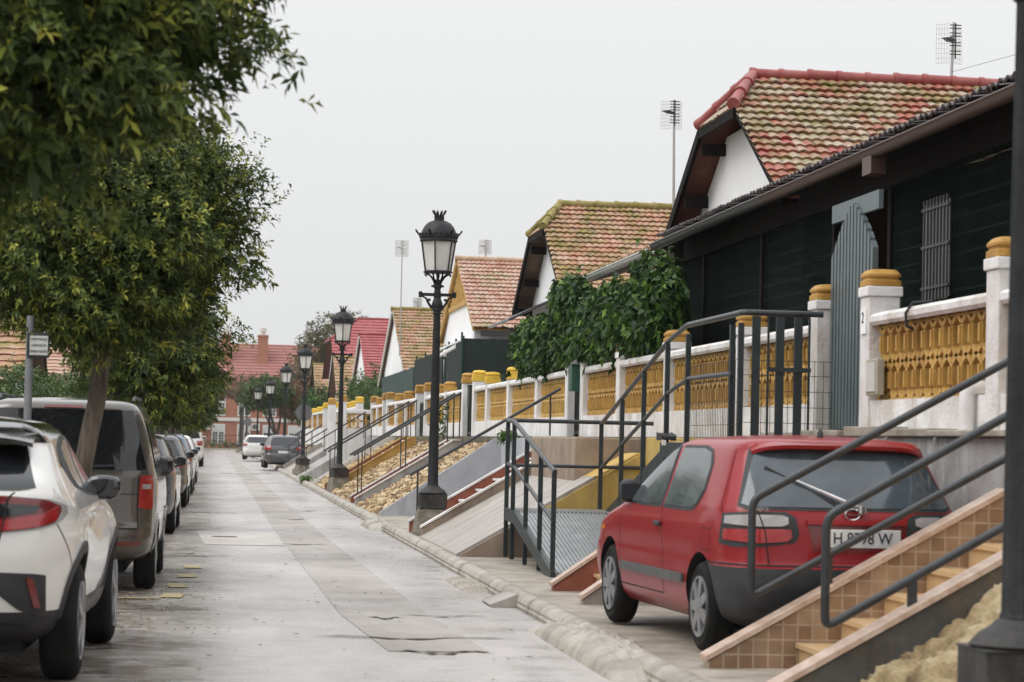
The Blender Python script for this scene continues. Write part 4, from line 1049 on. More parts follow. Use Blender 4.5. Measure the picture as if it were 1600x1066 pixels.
# ------------------------------------------------------------------ steel access ramp
t = thing('access_ramp', 'dark green steel access ramp with tube handrails and a grooved metal deck', 'ramp', (4.3, 25, .12))
def deck(x0, x1, ya, za, yb, zb_, name='deck'):
    mb = MB()
    mb.add([(x0, ya, za), (x1, ya, za), (x1, yb, zb_), (x0, yb, zb_), (x0, ya, za - .03), (x1, ya, za - .03), (x1, yb, zb_ - .03), (x0, yb, zb_ - .03)],
           [(0, 1, 2, 3), (7, 6, 5, 4), (0, 4, 5, 1), (1, 5, 6, 2), (2, 6, 7, 3), (3, 7, 4, 0)], 0)
    n = int((x1 - x0) / .044)
    for k in range(n):
        x = x0 + (k + .5) * (x1 - x0) / n
        mb.add([(x - .011, ya, za + .001), (x + .011, ya, za + .001), (x + .011, yb, zb_ + .001), (x - .011, yb, zb_ + .001), (x - .006, ya, za + .014), (x + .006, ya, za + .014), (x + .006, yb, zb_ + .014), (x - .006, yb, zb_ + .014)],
               [(4, 5, 6, 7), (0, 1, 5, 4), (1, 2, 6, 5), (2, 3, 7, 6), (3, 0, 4, 7)], 1)
    return mb.build(name, ['ramp_green', 'tread'] if False else ['tread', 'tread'], t)
deck(3.53, 4.57, 24.8, .16, 28.0, .68); deck(3.53, 5.16, 28.02, .69, 28.93, .70)
deck(4.66, 5.16, 24.72, 1.44, 28.0, .74, 'upper_deck'); deck(4.62, 5.16, 20.9, 1.52, 24.68, 1.52, 'landing')
u = MB().add([(4.66, 24.7, 1.39), (5.16, 24.7, 1.39), (5.16, 28.0, .69), (4.66, 28.0, .69)], [(0, 1, 2, 3)])
for i in range(22):
    for j in range(5):
        yy = 24.8 + i * .145; xx = 4.72 + j * .1; zz = 1.39 - (yy - 24.7) * .2121 - .004
        u.lathe([(.018, 0), (.012, -.006)], (xx, yy, zz), 6)
u.build('deck_underside', 'under', t)
st = MB()
st.bar((3.50, 24.8, .10), (3.50, 28.0, .62), .05, .15); st.bar((3.50, 28.0, .62), (3.50, 28.96, .64), .05, .15)
st.bar((4.60, 24.8, .10), (4.60, 27.98, .62), .05, .14)
st.bar((4.635, 28.3, .64), (4.635, 24.7, 1.40), .045, .16); st.bar((4.60, 24.7, 1.45), (4.60, 20.88, 1.45), .05, .16)
st.bar((4.60, 20.88, 1.45), (5.18, 20.88, 1.45), .05, .16); st.bar((3.50, 28.96, .63), (5.16, 28.96, .63), .05, .14)
st.build('stringers', 'ramp_green', t)
def ramp_rail(pts, dz_top, dz_mid, posts, r=.026, foot=None, mid=True):
    p = [Vector(q) for q in pts]
    MB().tube(fillet([q + Vector((0, 0, dz_top)) for q in p], .05) if len(p) > 2 else [q + Vector((0, 0, dz_top)) for q in p], r, 10).build('handrail', 'rail', t)
    if mid: MB().tube([q + Vector((0, 0, dz_mid)) for q in p], r * .85, 10).build('mid_rail', 'rail', t)
    for (x, y, z, f) in posts:
        MB().box(x - .024, x + .024, y - .024, y + .024, z + f, z + dz_top - .01).build('post', 'ramp_green', t)
ramp_rail([(3.50, 24.8, .12), (3.50, 28.3, .66), (3.50, 28.96, .68)], 1.08, .56,
          [(3.50, 24.85, .12, 0), (3.50, 25.9, .28, -.16), (3.50, 27.1, .47, -.35), (3.50, 28.3, .66, -.54), (3.50, 28.93, .68, -.56)])
ramp_rail([(3.50, 28.96, .70), (5.28, 28.96, .70)], 1.06, .52, [])
ramp_rail([(4.63, 28.9, .62), (4.63, 24.6, 1.46), (4.60, 23.4, 1.58)], 1.12, .58,
          [(4.63, 28.88, .63, -.5), (4.63, 27.4, .90, -.75), (4.63, 26.0, 1.18, -1.05), (4.63, 24.65, 1.44, -.1)])
ramp_rail([(4.60, 23.4, 1.58), (4.60, 20.92, 1.58), (5.32, 20.92, 1.58)], 1.11, .56, [(4.60, 23.4, 1.5, -1.38), (4.60, 21.35, 1.5, -.05), (4.60, 21.0, 1.5, -.05)], .028, mid=False)
MB().tube([(4.60, 23.4, 2.16), (4.60, 21.3, 2.16)], .024, 10).build('mid_rail', 'rail', t)
g = MB()
for x in (4.72, 4.935, 5.10): g.box(x - .036, x + .036, 20.905, 20.935, 1.53, 2.66)
for x in (4.83, 5.20): g.box(x - .009, x + .009, 20.91, 20.93, 1.53, 2.66)
g.box(4.82, 5.21, 20.88, 20.90, 2.17, 2.21)
g.build('gate_slats', 'ramp_green', t)
g = MB()
for k in range(30): g.tube([(4.60, 21.2 + k * .075, 1.56), (4.60, 21.2 + k * .075, 2.28)], .0028, 4, sm=False)
for z in (1.7, 1.9, 2.1, 2.28): g.tube([(4.60, 21.1, z), (4.60, 23.4, z)], .003, 4, sm=False)
for k in range(9): g.tube([(4.7 + k * .08, 20.945, 1.62), (4.7 + k * .08, 20.945, 2.28)], .0028, 4, sm=False)
for z in (1.72, 1.86, 2.0, 2.14, 2.27): g.tube([(4.62, 20.945, z), (5.42, 20.945, z)], .0028, 4, sm=False)
g.build('wire_mesh', 'gate_dark', t)
t = thing('solar_lamp', 'small black lamp box at the head of the steel ramp', 'lamp', (4.63, 24.5, 1.5))
MB().prism([(24.35, 1.56), (24.35, 1.60), (24.65, 1.63), (24.65, 1.56)], 'X', 4.53, 4.68).build('housing', 'gate_dark', t, bevel=.01)
MB().box(4.53, 4.57, 24.32, 24.349, 1.50, 1.555).build('label_plate', 'white', t)

# ------------------------------------------------------------------ street lamps
def make_lamp(label):
    t = thing('street_lamp', label, 'street lamp', (0, 0, 0), group='cast iron lantern posts along the kerb')
    mb = MB()
    rows = []
    for z, e in ((-.05, .27), (.10, .262), (.22, .245), (.36, .225), (.43, .205), (.455, .17)):
        row = []
        for k in range(33):
            an = 2 * math.pi * k / 32; cs, sn = math.cos(an), math.sin(an); q = (abs(cs) ** 7 + abs(sn) ** 7) ** (-1 / 7)
            nn = 1 + .035 * noise.noise(Vector((cs * 3, sn * 3, z * 6)))
            row.append((e * q * cs * nn - .03 * (1 - z * 2), e * q * sn * nn, z))
        rows.append(row)
    mb.grid(rows, sm=True); mb.add(rows[-1][:-1], [tuple(range(32))])
    mb.build('pedestal', 'pedestal', t)
    mb = MB().prism([(-.20, -.20), (.20, -.20), (.20, .20), (-.20, .20)], 'Z', .45, .655)
    mb.lathe([(.205, .656), (.205, .67), (.19, .69), (.165, .715), (.13, .735), (.112, .75), (.10, .765), (.088, .775)], n=24)
    mb.build('base', 'iron_base', t, bevel=.012)
    mb = MB()
    n = 28; rows = []
    for z, r in ((.776, .088), (.80, .078), (1.6, .070), (2.6, .058), (3.285, .050)):
        rows.append([((r - (.005 if k % 2 else 0)) * math.cos(2 * math.pi * k / n), (r - (.005 if k % 2 else 0)) * math.sin(2 * math.pi * k / n), z) for k in range(n + 1)])
    mb.grid(rows, sm=True)
    mb.lathe([(.054, 3.285), (.066, 3.295), (.066, 3.31), (.058, 3.32), (.060, 3.34), (.076, 3.35), (.076, 3.365), (.066, 3.375), (.084, 3.42), (.075, 3.46), (.06, 3.50), (.05, 3.53), (.06, 3.55), (.045, 3.66), (.06, 3.685), (.095, 3.69), (.095, 3.715), (.05, 3.73), (.042, 3.80)], n=20)
    mb.build('shaft', 'iron', t)
    mb = MB().box(-.235, .235, -.02, .02, 3.555, 3.60)
    for s in (-1, 1):
        mb.lathe([(.018, -.045), (.03, -.03), (.03, .03), (.018, .045)], (s * .25, 0, 3.578), 10)
        mb.tube([(s * .05, 0, 3.36), (s * .095, 0, 3.40), (s * .135, 0, 3.46), (s * .165, 0, 3.52), (s * .225, 0, 3.553)], [.022, .02, .018, .015, .012], 8)
        mb.lathe([(.012, -.02), (.028, 0), (.012, .02)], (s * .12, 0, 3.50), 8)
    mb.build('cross_arm', 'iron', t)
    mb = MB()
    for k in range(6):
        a = k * math.pi / 3 + .35; c, s_ = math.cos(a), math.sin(a)
        mb.tube([(c * r, s_ * r, z) for r, z in ((.04, 3.72), (.065, 3.78), (.11, 3.84), (.165, 3.88), (.20, 3.885), (.212, 3.865), (.20, 3.85))], [.017, .016, .014, .013, .012, .011, .009], 6)
        mb.tube([(c * .05, s_ * .05, 3.78), (c * .075, s_ * .075, 3.85), (c * .085, s_ * .085, 3.90)], .010, 6)
    mb.lathe([(.20, 3.895), (.215, 3.90), (.215, 3.92), (.195, 3.93)], n=24)
    mb.build('scroll_bracket', 'iron', t)
    fr = MB()
    for k in range(6):
        a = k * math.pi / 3 + .22
        fr.bar((.198 * math.cos(a), .198 * math.sin(a), 3.93), (.262 * math.cos(a), .262 * math.sin(a), 4.36), .020, .020)
    fr.lathe([(.268, 4.355), (.28, 4.37), (.275, 4.40), (.29, 4.42), (.29, 4.44), (.262, 4.45)], n=24)
    lf = fr.build('lantern_frame', 'iron', t)
    g = MB(); g.lathe([(.188, 3.931), (.252, 4.356)], n=6, ph=.22, sm=False); g.build('panes', 'frosted', lf)
    mb = MB()
    mb.lathe([(.268, 4.45), (.262, 4.48), (.245, 4.53), (.215, 4.585), (.17, 4.635), (.11, 4.665), (.075, 4.675), (.072, 4.72), (.085, 4.725), (.07, 4.735)], n=28)
    mb.build('dome', 'iron', t)
    cr = MB()
    for k in range(24):
        a = 2 * math.pi * k / 24; c, s_ = math.cos(a), math.sin(a); big = k % 4 == 0
        r1, h = (.345, .105) if big else (.30, .055)
        p = [(.285 * math.cos(a - .11), .285 * math.sin(a - .11), 4.43), (.285 * math.cos(a + .11), .285 * math.sin(a + .11), 4.43), (r1 * math.cos(a + .04), r1 * math.sin(a + .04), 4.43 + h * .7), (r1 * 1.02 * c, r1 * 1.02 * s_, 4.43 + h), (r1 * math.cos(a - .04), r1 * math.sin(a - .04), 4.43 + h * .7)]
        q = [(x * .94, y * .94, z) for x, y, z in p]
        cr.add(p + q, [(0, 1, 2, 3, 4), (9, 8, 7, 6, 5)] + [(i, (i + 1) % 5 + 0, (i + 1) % 5 + 5, i + 5) for i in range(5)])
    for k in range(10):
        a = 2 * math.pi * k / 10
        p = [(.066 * math.cos(a - .26), .066 * math.sin(a - .26), 4.735), (.066 * math.cos(a + .26), .066 * math.sin(a + .26), 4.735), (.10 * math.cos(a + .12), .10 * math.sin(a + .12), 4.79), (.112 * math.cos(a), .112 * math.sin(a), 4.825), (.10 * math.cos(a - .12), .10 * math.sin(a - .12), 4.79)]
        q = [(x * .86, y * .86, z) for x, y, z in p]
        cr.add(p + q, [(0, 1, 2, 3, 4), (9, 8, 7, 6, 5)] + [(i, (i + 1) % 5, (i + 1) % 5 + 5, i + 5) for i in range(5)])
    cr.build('crown', 'iron', t)
    return t
lamp_spots = [(3.255, 9.5, 'nearest dark street lamp post, blurred, cut by the right edge of the picture'), (3.19, 35.4, 'large dark street lamp with frosted lantern on a mossy pedestal by the pale ramp'),
              (3.17, 61.9, 'dark street lamp standing in front of the yellow stairs and rubble slope'), (3.16, 87.6, 'dark street lamp with the grey back of a round sign on its post'),
              (3.15, 111.0, 'dark street lamp right in front of the parked dark grey car'), (3.1, 141, 'dark street lamp behind the parked dark grey car'),
              (2.8, 163, 'dark street lamp beside the white car on the right, under a small tree'), (2.42, 190, 'second farthest dark street lamp before the brick building'), (2.2, 213, 'farthest dark street lamp before the brick building')]
l0 = make_lamp(lamp_spots[0][2])
for i, (x, y, l) in enumerate(lamp_spots):
    o = l0 if i == 0 else copy_tree(l0)
    o.location = (x, y, 0.06); o.rotation_euler = (0, 0, .13 * i if i > 1 else 0); o['label'] = l
def round_sign(label, x, y, z, r, pole):
    t = thing('road_sign', label, 'road sign', (x, y, 0))
    p = MB(); rows = []
    for yy in (-.012, .012): rows.append([(x + r * math.cos(2 * math.pi * k / 32), y + yy, z + r * math.sin(2 * math.pi * k / 32)) for k in range(32)])
    p.add(rows[0] + rows[1], [tuple(range(32)), tuple(range(63, 31, -1))] + [(i, (i + 1) % 32, 32 + (i + 1) % 32, 32 + i) for i in range(32)])
    p.build('disc', 'sign_back', t)
    if pole: MB().tube([(x, y + .05, 0), (x, y + .05, z + .3)], .03, 8).build('pole', 'galv', t)
    MB().box(x - .12, x + .12, y - .05, y - .0125, z + .18, z + .21).box(x - .12, x + .12, y - .05, y - .0125, z - .21, z - .18).build('clamp', 'galv', t)
round_sign('grey back of a round sign fixed to the fourth lamp post', 3.17, 87.80, 2.38, .30, False)
round_sign('far grey round sign back on its own pole near the street end', 2.45, 186.0, 2.55, .32, True)

# ------------------------------------------------------------------ television aerials
def aerial(label, x, y, z0, z1, w, h, back, lean=0.0):
    t = thing('tv_aerial', label, 'aerial', (x, y, z0), group='television aerials')
    MB().tube([(x, y, z0), (x + lean, y, z1)], [.022, .016], 8).build('mast', 'dish', t)
    g = MB(); x2 = x + lean
    for s in (-1, 1):
        for k in range(6):
            xx = x2 + s * (.02 + (w / 2 - .02) * k / 5); yy = y + .05 + .05 * s * s + .10 * k / 5
            g.tube([(xx, yy, z1 - h), (xx, yy, z1)], .0022 * max(1, y / 32), 4, sm=False)
        for k in range(9):
            z = z1 - h + h * k / 8
            g.tube([(x2 + s * .02, y + .10, z), (x2 + s * w / 2, y + .20, z)], .0022 * max(1, y / 32), 4, sm=False)
    g.build('reflector_grid', 'dish', t)
    d = MB()
    for dz in (.2, .42, .66, .86):
        zz = z1 - h + h * dz
        for q in (-1, 1): d.bar((x2 - .07, y - .08, zz + q * .02), (x2 + .07, y - .08, zz + q * .02), .012, .012)
    d.bar((x2, y - .08, z1 - h * .95), (x2, y - .08, z1 - h * .05), .014, .014)
    d.bar((x2, y, z1 - h * .52), (x2 - .17, y - .25, z1 - h * .48), .010, .010)
    for k in range(5):
        p = Vector((x2, y, z1 - h * .52)).lerp(Vector((x2 - .17, y - .25, z1 - h * .48)), .3 + .16 * k); d.bar(p + Vector((-.05, .05, 0)), p + Vector((.05, -.05, 0)), .010, .010)
    d.build('dipoles', 'gate_dark' if back else 'dish', t)
aerial('tallest mesh aerial with black dipoles above the red tiled ridge', 9.10, 29.5, 6.0, 6.93, .33, .50, True, .03)
aerial('mesh aerial with buff grid between the two half-hipped roofs', 6.36, 33.6, 4.4, 6.40, .30, .40, True, -.03)
aerial('mesh aerial on a long thin mast left of the large street lamp', 5.85, 78.0, 4.2, 7.95, .42, .52, False)
aerial('mesh aerial on the ridge of the pink roofed house', 6.75, 61.4, 6.1, 6.66, .32, .36, False)
aerial('small distant aerial on the lichen roof right of the large lamp post', 6.9, 84.0, 6.0, 6.45, .30, .34, False)

tag(MB().tube([(9.12, 29.5, 6.30), (9.6, 27.0, 6.28), (10.2, 24.0, 6.5)], .003, 5).build('cable', 'gate_dark'), 'thin dark overhead cable at the top right beside the tallest aerial', 'cable')

# ================================================================== CARS
class Shape:
    """car body as stacked plan outlines: at height z a rounded outline from y=yr(z) to y=yf(z), half width w(z)"""
    def __init__(s, levels, p=4.6, q=9.0, bulge=None):
        s.L = levels; s.p, s.q = p, q; s.bulge = bulge
        s.z = np.array([l[0] for l in levels]); s.a = np.array([l[1:4] for l in levels])
    def at(s, z):
        zz = s.z
        i = int(np.clip(np.searchsorted(zz, z) - 1, 0, len(zz) - 2)); h = zz[i + 1] - zz[i]; t = (z - zz[i]) / h; t = min(1, max(0, t))
        out = []
        for c in range(3):           # monotone cubic
            v = s.a[:, c]; dlt = np.diff(v) / np.diff(zz)
            def m(k):
                if k == 0: return dlt[0]
                if k == len(v) - 1: return dlt[-1]
                return 0.0 if dlt[k - 1] * dlt[k] <= 0 else 2 * dlt[k - 1] * dlt[k] / (dlt[k - 1] + dlt[k])
            m0, m1 = m(i), m(i + 1)
            out.append((2 * t**3 - 3 * t**2 + 1) * v[i] + (t**3 - 2 * t**2 + t) * h * m0 + (-2 * t**3 + 3 * t**2) * v[i + 1] + (t**3 - t**2) * h * m1)
        return out
    def outline(s, z, n=168):
        yr, yf, w = s.at(z); yc, l = (yr + yf) / 2, (yf - yr) / 2
        pts = []
        for k in range(n):
            a = 2 * math.pi * k / n - math.pi / 2; c, sn = math.cos(a), math.sin(a)
            x = w * math.copysign(abs(c) ** (2 / s.p), c); y = yc + l * math.copysign(abs(sn) ** (2 / s.q), sn)
            if s.bulge: x += math.copysign(s.bulge(y, z), x) * min(1, abs(x) / w * 1.2 if w else 0) ** 3
            pts.append((x, y, z))
        return pts
    def mesh(s, mb, nz=46, crown=.02):
        zs = np.unique(np.concatenate([np.linspace(s.z[0], s.z[-1], nz), s.z]))
        rows = [s.outline(z) for z in zs]
        n = len(rows[0]); vs = [p for r in rows for p in r]; fs = []
        for i in range(len(rows) - 1):
            for j in range(n): fs.append((i * n + j, i * n + (j + 1) % n, (i + 1) * n + (j + 1) % n, (i + 1) * n + j))
        k = len(rows) - 1
        fs.append(tuple(range(n - 1, -1, -1)))
        cx = len(vs); top = rows[-1]
        # domed roof cap: shrink rings
        yr, yf, w = s.at(zs[-1]); yc = (yr + yf) / 2
        base = k * n
        for sc, dz in ((.8, crown * .45), (.5, crown * .8), (.2, crown)):
            st = len(vs); vs += [(p[0] * sc, yc + (p[1] - yc) * sc, p[2] + dz) for p in top]
            fs += [(base + j, base + (j + 1) % n, st + (j + 1) % n, st + j) for j in range(n)]; base = st
        fs.append(tuple(base + j for j in range(n)))
        return mb.add(vs, fs, 0, True)
    def wrap(s, d, z, off=0.0):
        """point at signed distance d from the rear centre along the outline (right side positive)"""
        key = round(z, 3)
        c = s.__dict__.setdefault('_c', {})
        if key not in c:
            o = np.array(s.outline(z, 720)); o = np.vstack([o[:361]])   # from rear centre, right side, to front centre
            c[key] = (o, np.concatenate([[0], np.cumsum(np.hypot(*(o[1:, :2] - o[:-1, :2]).T))]))
        o, L = c[key]; a = min(abs(d), L[-1] * .999); sg = 1 if d >= 0 else -1
        x = np.interp(a, L, o[:, 0]); y = np.interp(a, L, o[:, 1])
        x2 = np.interp(a + .03, L, o[:, 0]); y2 = np.interp(a + .03, L, o[:, 1]); x1 = np.interp(max(0, a - .03), L, o[:, 0]); y1 = np.interp(max(0, a - .03), L, o[:, 1])
        tx, ty = x2 - x1, y2 - y1; n = math.hypot(tx, ty) or 1
        nx, ny = ty / n, -tx / n
        return Vector((sg * (x + nx * off), y + ny * off, z))
    def side(s, sg, y, z, off=0.0):
        yr, yf, w = s.at(z); yc, l = (yr + yf) / 2, (yf - yr) / 2
        u = min(.9999, abs((y - yc) / l)); x = w * (1 - u ** s.q) ** (1 / s.p)
        if s.bulge: x += s.bulge(y, z)
        return Vector((sg * (x + off), y, z))

def resample(pl, n):
    P = np.array(pl, float); d = np.concatenate([[0], np.cumsum(np.hypot(*(P[1:] - P[:-1]).T))]); t = np.linspace(0, d[-1], n)
    return np.stack([np.interp(t, d, P[:, 0]), np.interp(t, d, P[:, 1])], 1)

def patch(fn, top, bot, off, n=26, m=10):
    """panel lofted between two polylines given in surface coordinates; edges turned in so it reads as inset"""
    a, b = resample(top, n), resample(bot, n)
    rows = []
    for j in range(m + 1):
        t = j / m; e = off
        rows.append([fn(*(a[i] * (1 - t) + b[i] * t), e) for i in range(n)])
    mb = MB(); mb.grid(rows, sm=True)
    def skirt(line, par):
        back = [fn(*par[i], off - .02) for i in range(len(line))]; mb.grid([line, back], sm=False)
    skirt(rows[0], a); skirt(rows[-1], b)
    skirt([r[0] for r in rows], [a[0] * (1 - j / m) + b[0] * j / m for j in range(m + 1)]); skirt([r[-1] for r in rows], [a[-1] * (1 - j / m) + b[-1] * j / m for j in range(m + 1)])
    return mb

def seam(fn, pts, off=.0015, w=.009, n=24):
    P = resample(pts, n); mb = MB(); l, r = [], []
    for i in range(n):
        d = P[min(i + 1, n - 1)] - P[max(i - 1, 0)]; d /= (np.hypot(*d) or 1); nn = np.array([-d[1], d[0]]) * w / 2
        l.append(fn(*(P[i] + nn), off)); r.append(fn(*(P[i] - nn), off))
    return mb.grid([l, r], sm=True)

def make_wheel(parent, x, y, r, w, style, spokes=7):
    sg = 1 if x > 0 else -1
    wh = bpy.data.objects.new('wheel', None); COL.objects.link(wh); wh.parent = parent; wh.location = (x, y, r)
    prof = [(r * .66, -w / 2 + .01), (r * .86, -w / 2), (r * .965, -w / 2 + .02), (r, -w / 2 + .05), (r, w / 2 - .05), (r * .965, w / 2 - .02), (r * .86, w / 2), (r * .66, w / 2 - .01)]
    def rot(mb): mb.v = [(sg * p[2], p[0], p[1]) for p in mb.v]; return mb
    tb = MB(); n = 48
    rows = [[(q * math.cos(2 * math.pi * k / n), q * math.sin(2 * math.pi * k / n), z) for k in range(n + 1)] for q, z in prof]
    tb.grid(rows, sm=True)
    for zz in (-w * .22, 0, w * .22):
        tb.grid([[(r * 1.002 * math.cos(2 * math.pi * k / n), r * 1.002 * math.sin(2 * math.pi * k / n), zz + e) for k in range(n + 1)] for e in (-.006, .006)], sm=True)
    rot(tb).build('tyre', 'tyre', wh, local=True, sharp=40)
    rb = MB(); ri = r * .67
    rows = [[(q * math.cos(2 * math.pi * k / n), q * math.sin(2 * math.pi * k / n), z) for k in range(n + 1)] for q, z in ((ri, w / 2 - .015), (ri, w / 2 + .004), (ri * .93, w / 2 + .002), (ri * .91, w / 2 - .03))]
    rb.grid(rows, sm=True)
    for k in range(spokes):
        a0 = 2 * math.pi * k / spokes
        for ds in ((-.10, .10) if style == 'alloy' else (0,)):
            wd = .030 if style == 'alloy' else .065
            c0, c1 = a0 + ds * 2.0, a0 + ds
            rb.bar((ri * .93 * math.cos(c1), ri * .93 * math.sin(c1), w / 2 - .008), (ri * .18 * math.cos(c0), ri * .18 * math.sin(c0), w / 2 - .004), wd, .022, side=(0, 0, 1))
    rb.lathe([(ri * .26, w / 2 - .03), (ri * .26, w / 2 + .004), (ri * .18, w / 2 + .014), (.01, w / 2 + .016)], n=20)
    rot(rb).build('rim', 'alloy' if style == 'alloy' else 'hubcap', wh, local=True, sharp=40)
    db = MB(); db.lathe([(ri * .92, w / 2 - .07), (ri * .92, w / 2 - .055)], n=28, sm=False)
    rot(db).build('brake_disc', 'well', wh, local=True)
    return wh

def make_car(label, loc, rz, shape, paint_m, wheel_r, ya, yb, track, tyre_w=.2, style='alloy', spokes=7, arch=1.16, group=None, name='parked_car', cat='car', roof_mat=None, roof_z=None, lower=None):
    t = thing(name, label, cat, loc, rz, group or 'parked vehicles along the street')
    mb = MB(); shape.mesh(mb)
    o = mb.build('body', [paint_m, 'well'] + ([roof_mat] if roof_mat else []) + ([lower[0]] if lower else []), t, local=True, sharp=None)
    # cut the wheel arches
    cut = MB()
    for y in (ya, yb):
        n = 40
        for s in (-1, 1):
            a, b = (.45, 1.2) if s > 0 else (-1.2, -.45)
            ring = [(wheel_r * arch * math.cos(2 * math.pi * k / n), wheel_r * arch * math.sin(2 * math.pi * k / n)) for k in range(n)]
            cut.prism([(y + p[0], wheel_r + .015 + p[1]) for p in ring], 'X', a, b)
    c = cut.build('arch_cutter', 'well', None)
    c.data.materials.clear(); c.data.materials.append(M['well'])
    bo = o.modifiers.new('arch', 'BOOLEAN'); bo.operation = 'DIFFERENCE'; bo.solver = 'EXACT'; bo.object = c
    try: bo.material_mode = 'TRANSFER'
    except Exception: pass
    dg = bpy.context.evaluated_depsgraph_get()
    # evaluate in local space: cutter is at the origin, so move it with the car for the moment
    c.parent = t
    dg.update()
    me = bpy.data.meshes.new_from_object(o.evaluated_get(bpy.context.evaluated_depsgraph_get()))
    o.modifiers.clear(); o.data = me; me.name = 'body'
    bpy.data.objects.remove(c)
    names = [m.name if m else '' for m in me.materials]
    ri = names.index(M[roof_mat].name) if roof_mat else None
    li = names.index(M[lower[0]].name) if lower else None
    wi = [i for i, nme in enumerate(names) if nme == 'wheel_well']
    for p in me.polygons:
        p.use_smooth = True
        if p.material_index in wi: p.use_smooth = False; continue
        if ri is not None and roof_z(p.center): p.material_index = ri
        elif li is not None and lower[1](p.center): p.material_index = li
    me.set_sharp_from_angle(angle=R(40))
    for y in (ya, yb):
        for s in (-1, 1): make_wheel(t, s * (track - tyre_w / 2), y, wheel_r, tyre_w, style, spokes)
    MB().box(-.6, .6, .35, shape.at(.4)[1] - .4, wheel_r * .55, wheel_r * .55 + .12).build('floor_pan', 'well', t, local=True)
    return t

def mirror(t, shape, y, z, m, size=(.11, .09, .075), out=.12):
    for s in (-1, 1):
        x = shape.side(s, y, z).x
        mb = MB(); rows = []
        for i in range(9):
            th = math.pi * i / 8; row = []
            for k in range(17):
                ph = 2 * math.pi * k / 16
                cx, cz = math.cos(ph), math.sin(ph); q = (abs(cx) ** 3 + abs(cz) ** 3) ** (-1 / 3)
                rr = math.sin(th) ** .6 if 0 < th < math.pi else 0
                row.append((x + s * out + size[0] * q * cx * rr, y + size[2] * math.cos(th) * (.6 if math.cos(th) < 0 else 1.3), z + .04 + size[1] * q * cz * rr))
            rows.append(row)
        mb.grid(rows, sm=True)
        mb.bar((x - s * .02, y + .02, z - .01), (x + s * .09, y + .02, z + .02), .05, .05)
        o = mb.build('mirror', m, t, local=True, sharp=60)
        MB().box(x + s * out - .07, x + s * out + .07, y - .054, y - .046, z - .015, z + .09).build('mirror_glass', 'glass_dark', o, local=True)

def handle(t, shape, y, z, m, s=-1):
    p = shape.side(s, y, z, .018)
    MB().box(p.x - .012, p.x + .012, y - .075, y + .075, z - .016, z + .016).build('door_handle', m, t, local=True, bevel=.01)

def plate(t, y, z, txt, w=.52, h=.11, x=0.0, tilt=0.0, letters=True):
    MB().box(x - w / 2, x + w / 2, y - .008, y, z - h / 2, z + h / 2).build('number_plate', 'plate', t, local=True, bevel=.004)
    if letters and txt: text_mesh(txt, h * .88, (x, y - .010, z), (R(90), 0, 0), 'ink', t, 'plate_lettering', sx=.92)

both = (-1, 1)
# ---------------- red three-door hatchback on the right
sh = Shape([(.20, .30, 3.90, .74), (.26, .10, 4.04, .80), (.34, .03, 4.09, .826), (.47, .0, 4.12, .842), (.575, .012, 4.10, .842), (.60, .055, 4.07, .838), (.72, .075, 3.97, .842), (.80, .085, 3.75, .838),
            (.87, .10, 3.40, .826), (.93, .125, 3.12, .812), (.97, .15, 3.02, .795), (1.05, .205, 2.86, .762), (1.15, .285, 2.64, .722), (1.25, .365, 2.40, .682), (1.31, .40, 2.22, .655), (1.345, .40, 2.10, .63), (1.375, .46, 1.92, .57), (1.39, .66, 1.72, .45)], 4.6, 11)
car = make_car('old red three-door hatchback with black bumper, parked nose-up-street on the right pavement', (4.16, 15.36, .118), R(4.2), sh, 'red', .292, .74, 3.27, .835, .18, 'cap', 7, 1.15,
               lower=('black_plastic', lambda c: c.z < .585 and c.y < .62 and c.z > .2))
car.scale = (1.015, 1.015, 1.045)
W = sh.wrap
patch(W, [(-.60, 1.315), (.60, 1.315)], [(-.755, .955), (-.70, .935), (.70, .935), (.755, .955)], .004).build('window_rubber', 'black_plastic', car, local=True)
patch(W, [(-.565, 1.295), (.565, 1.295)], [(-.72, .97), (-.66, .955), (.66, .955), (.72, .97)], .009).build('rear_window', 'glass_rear', car, local=True)
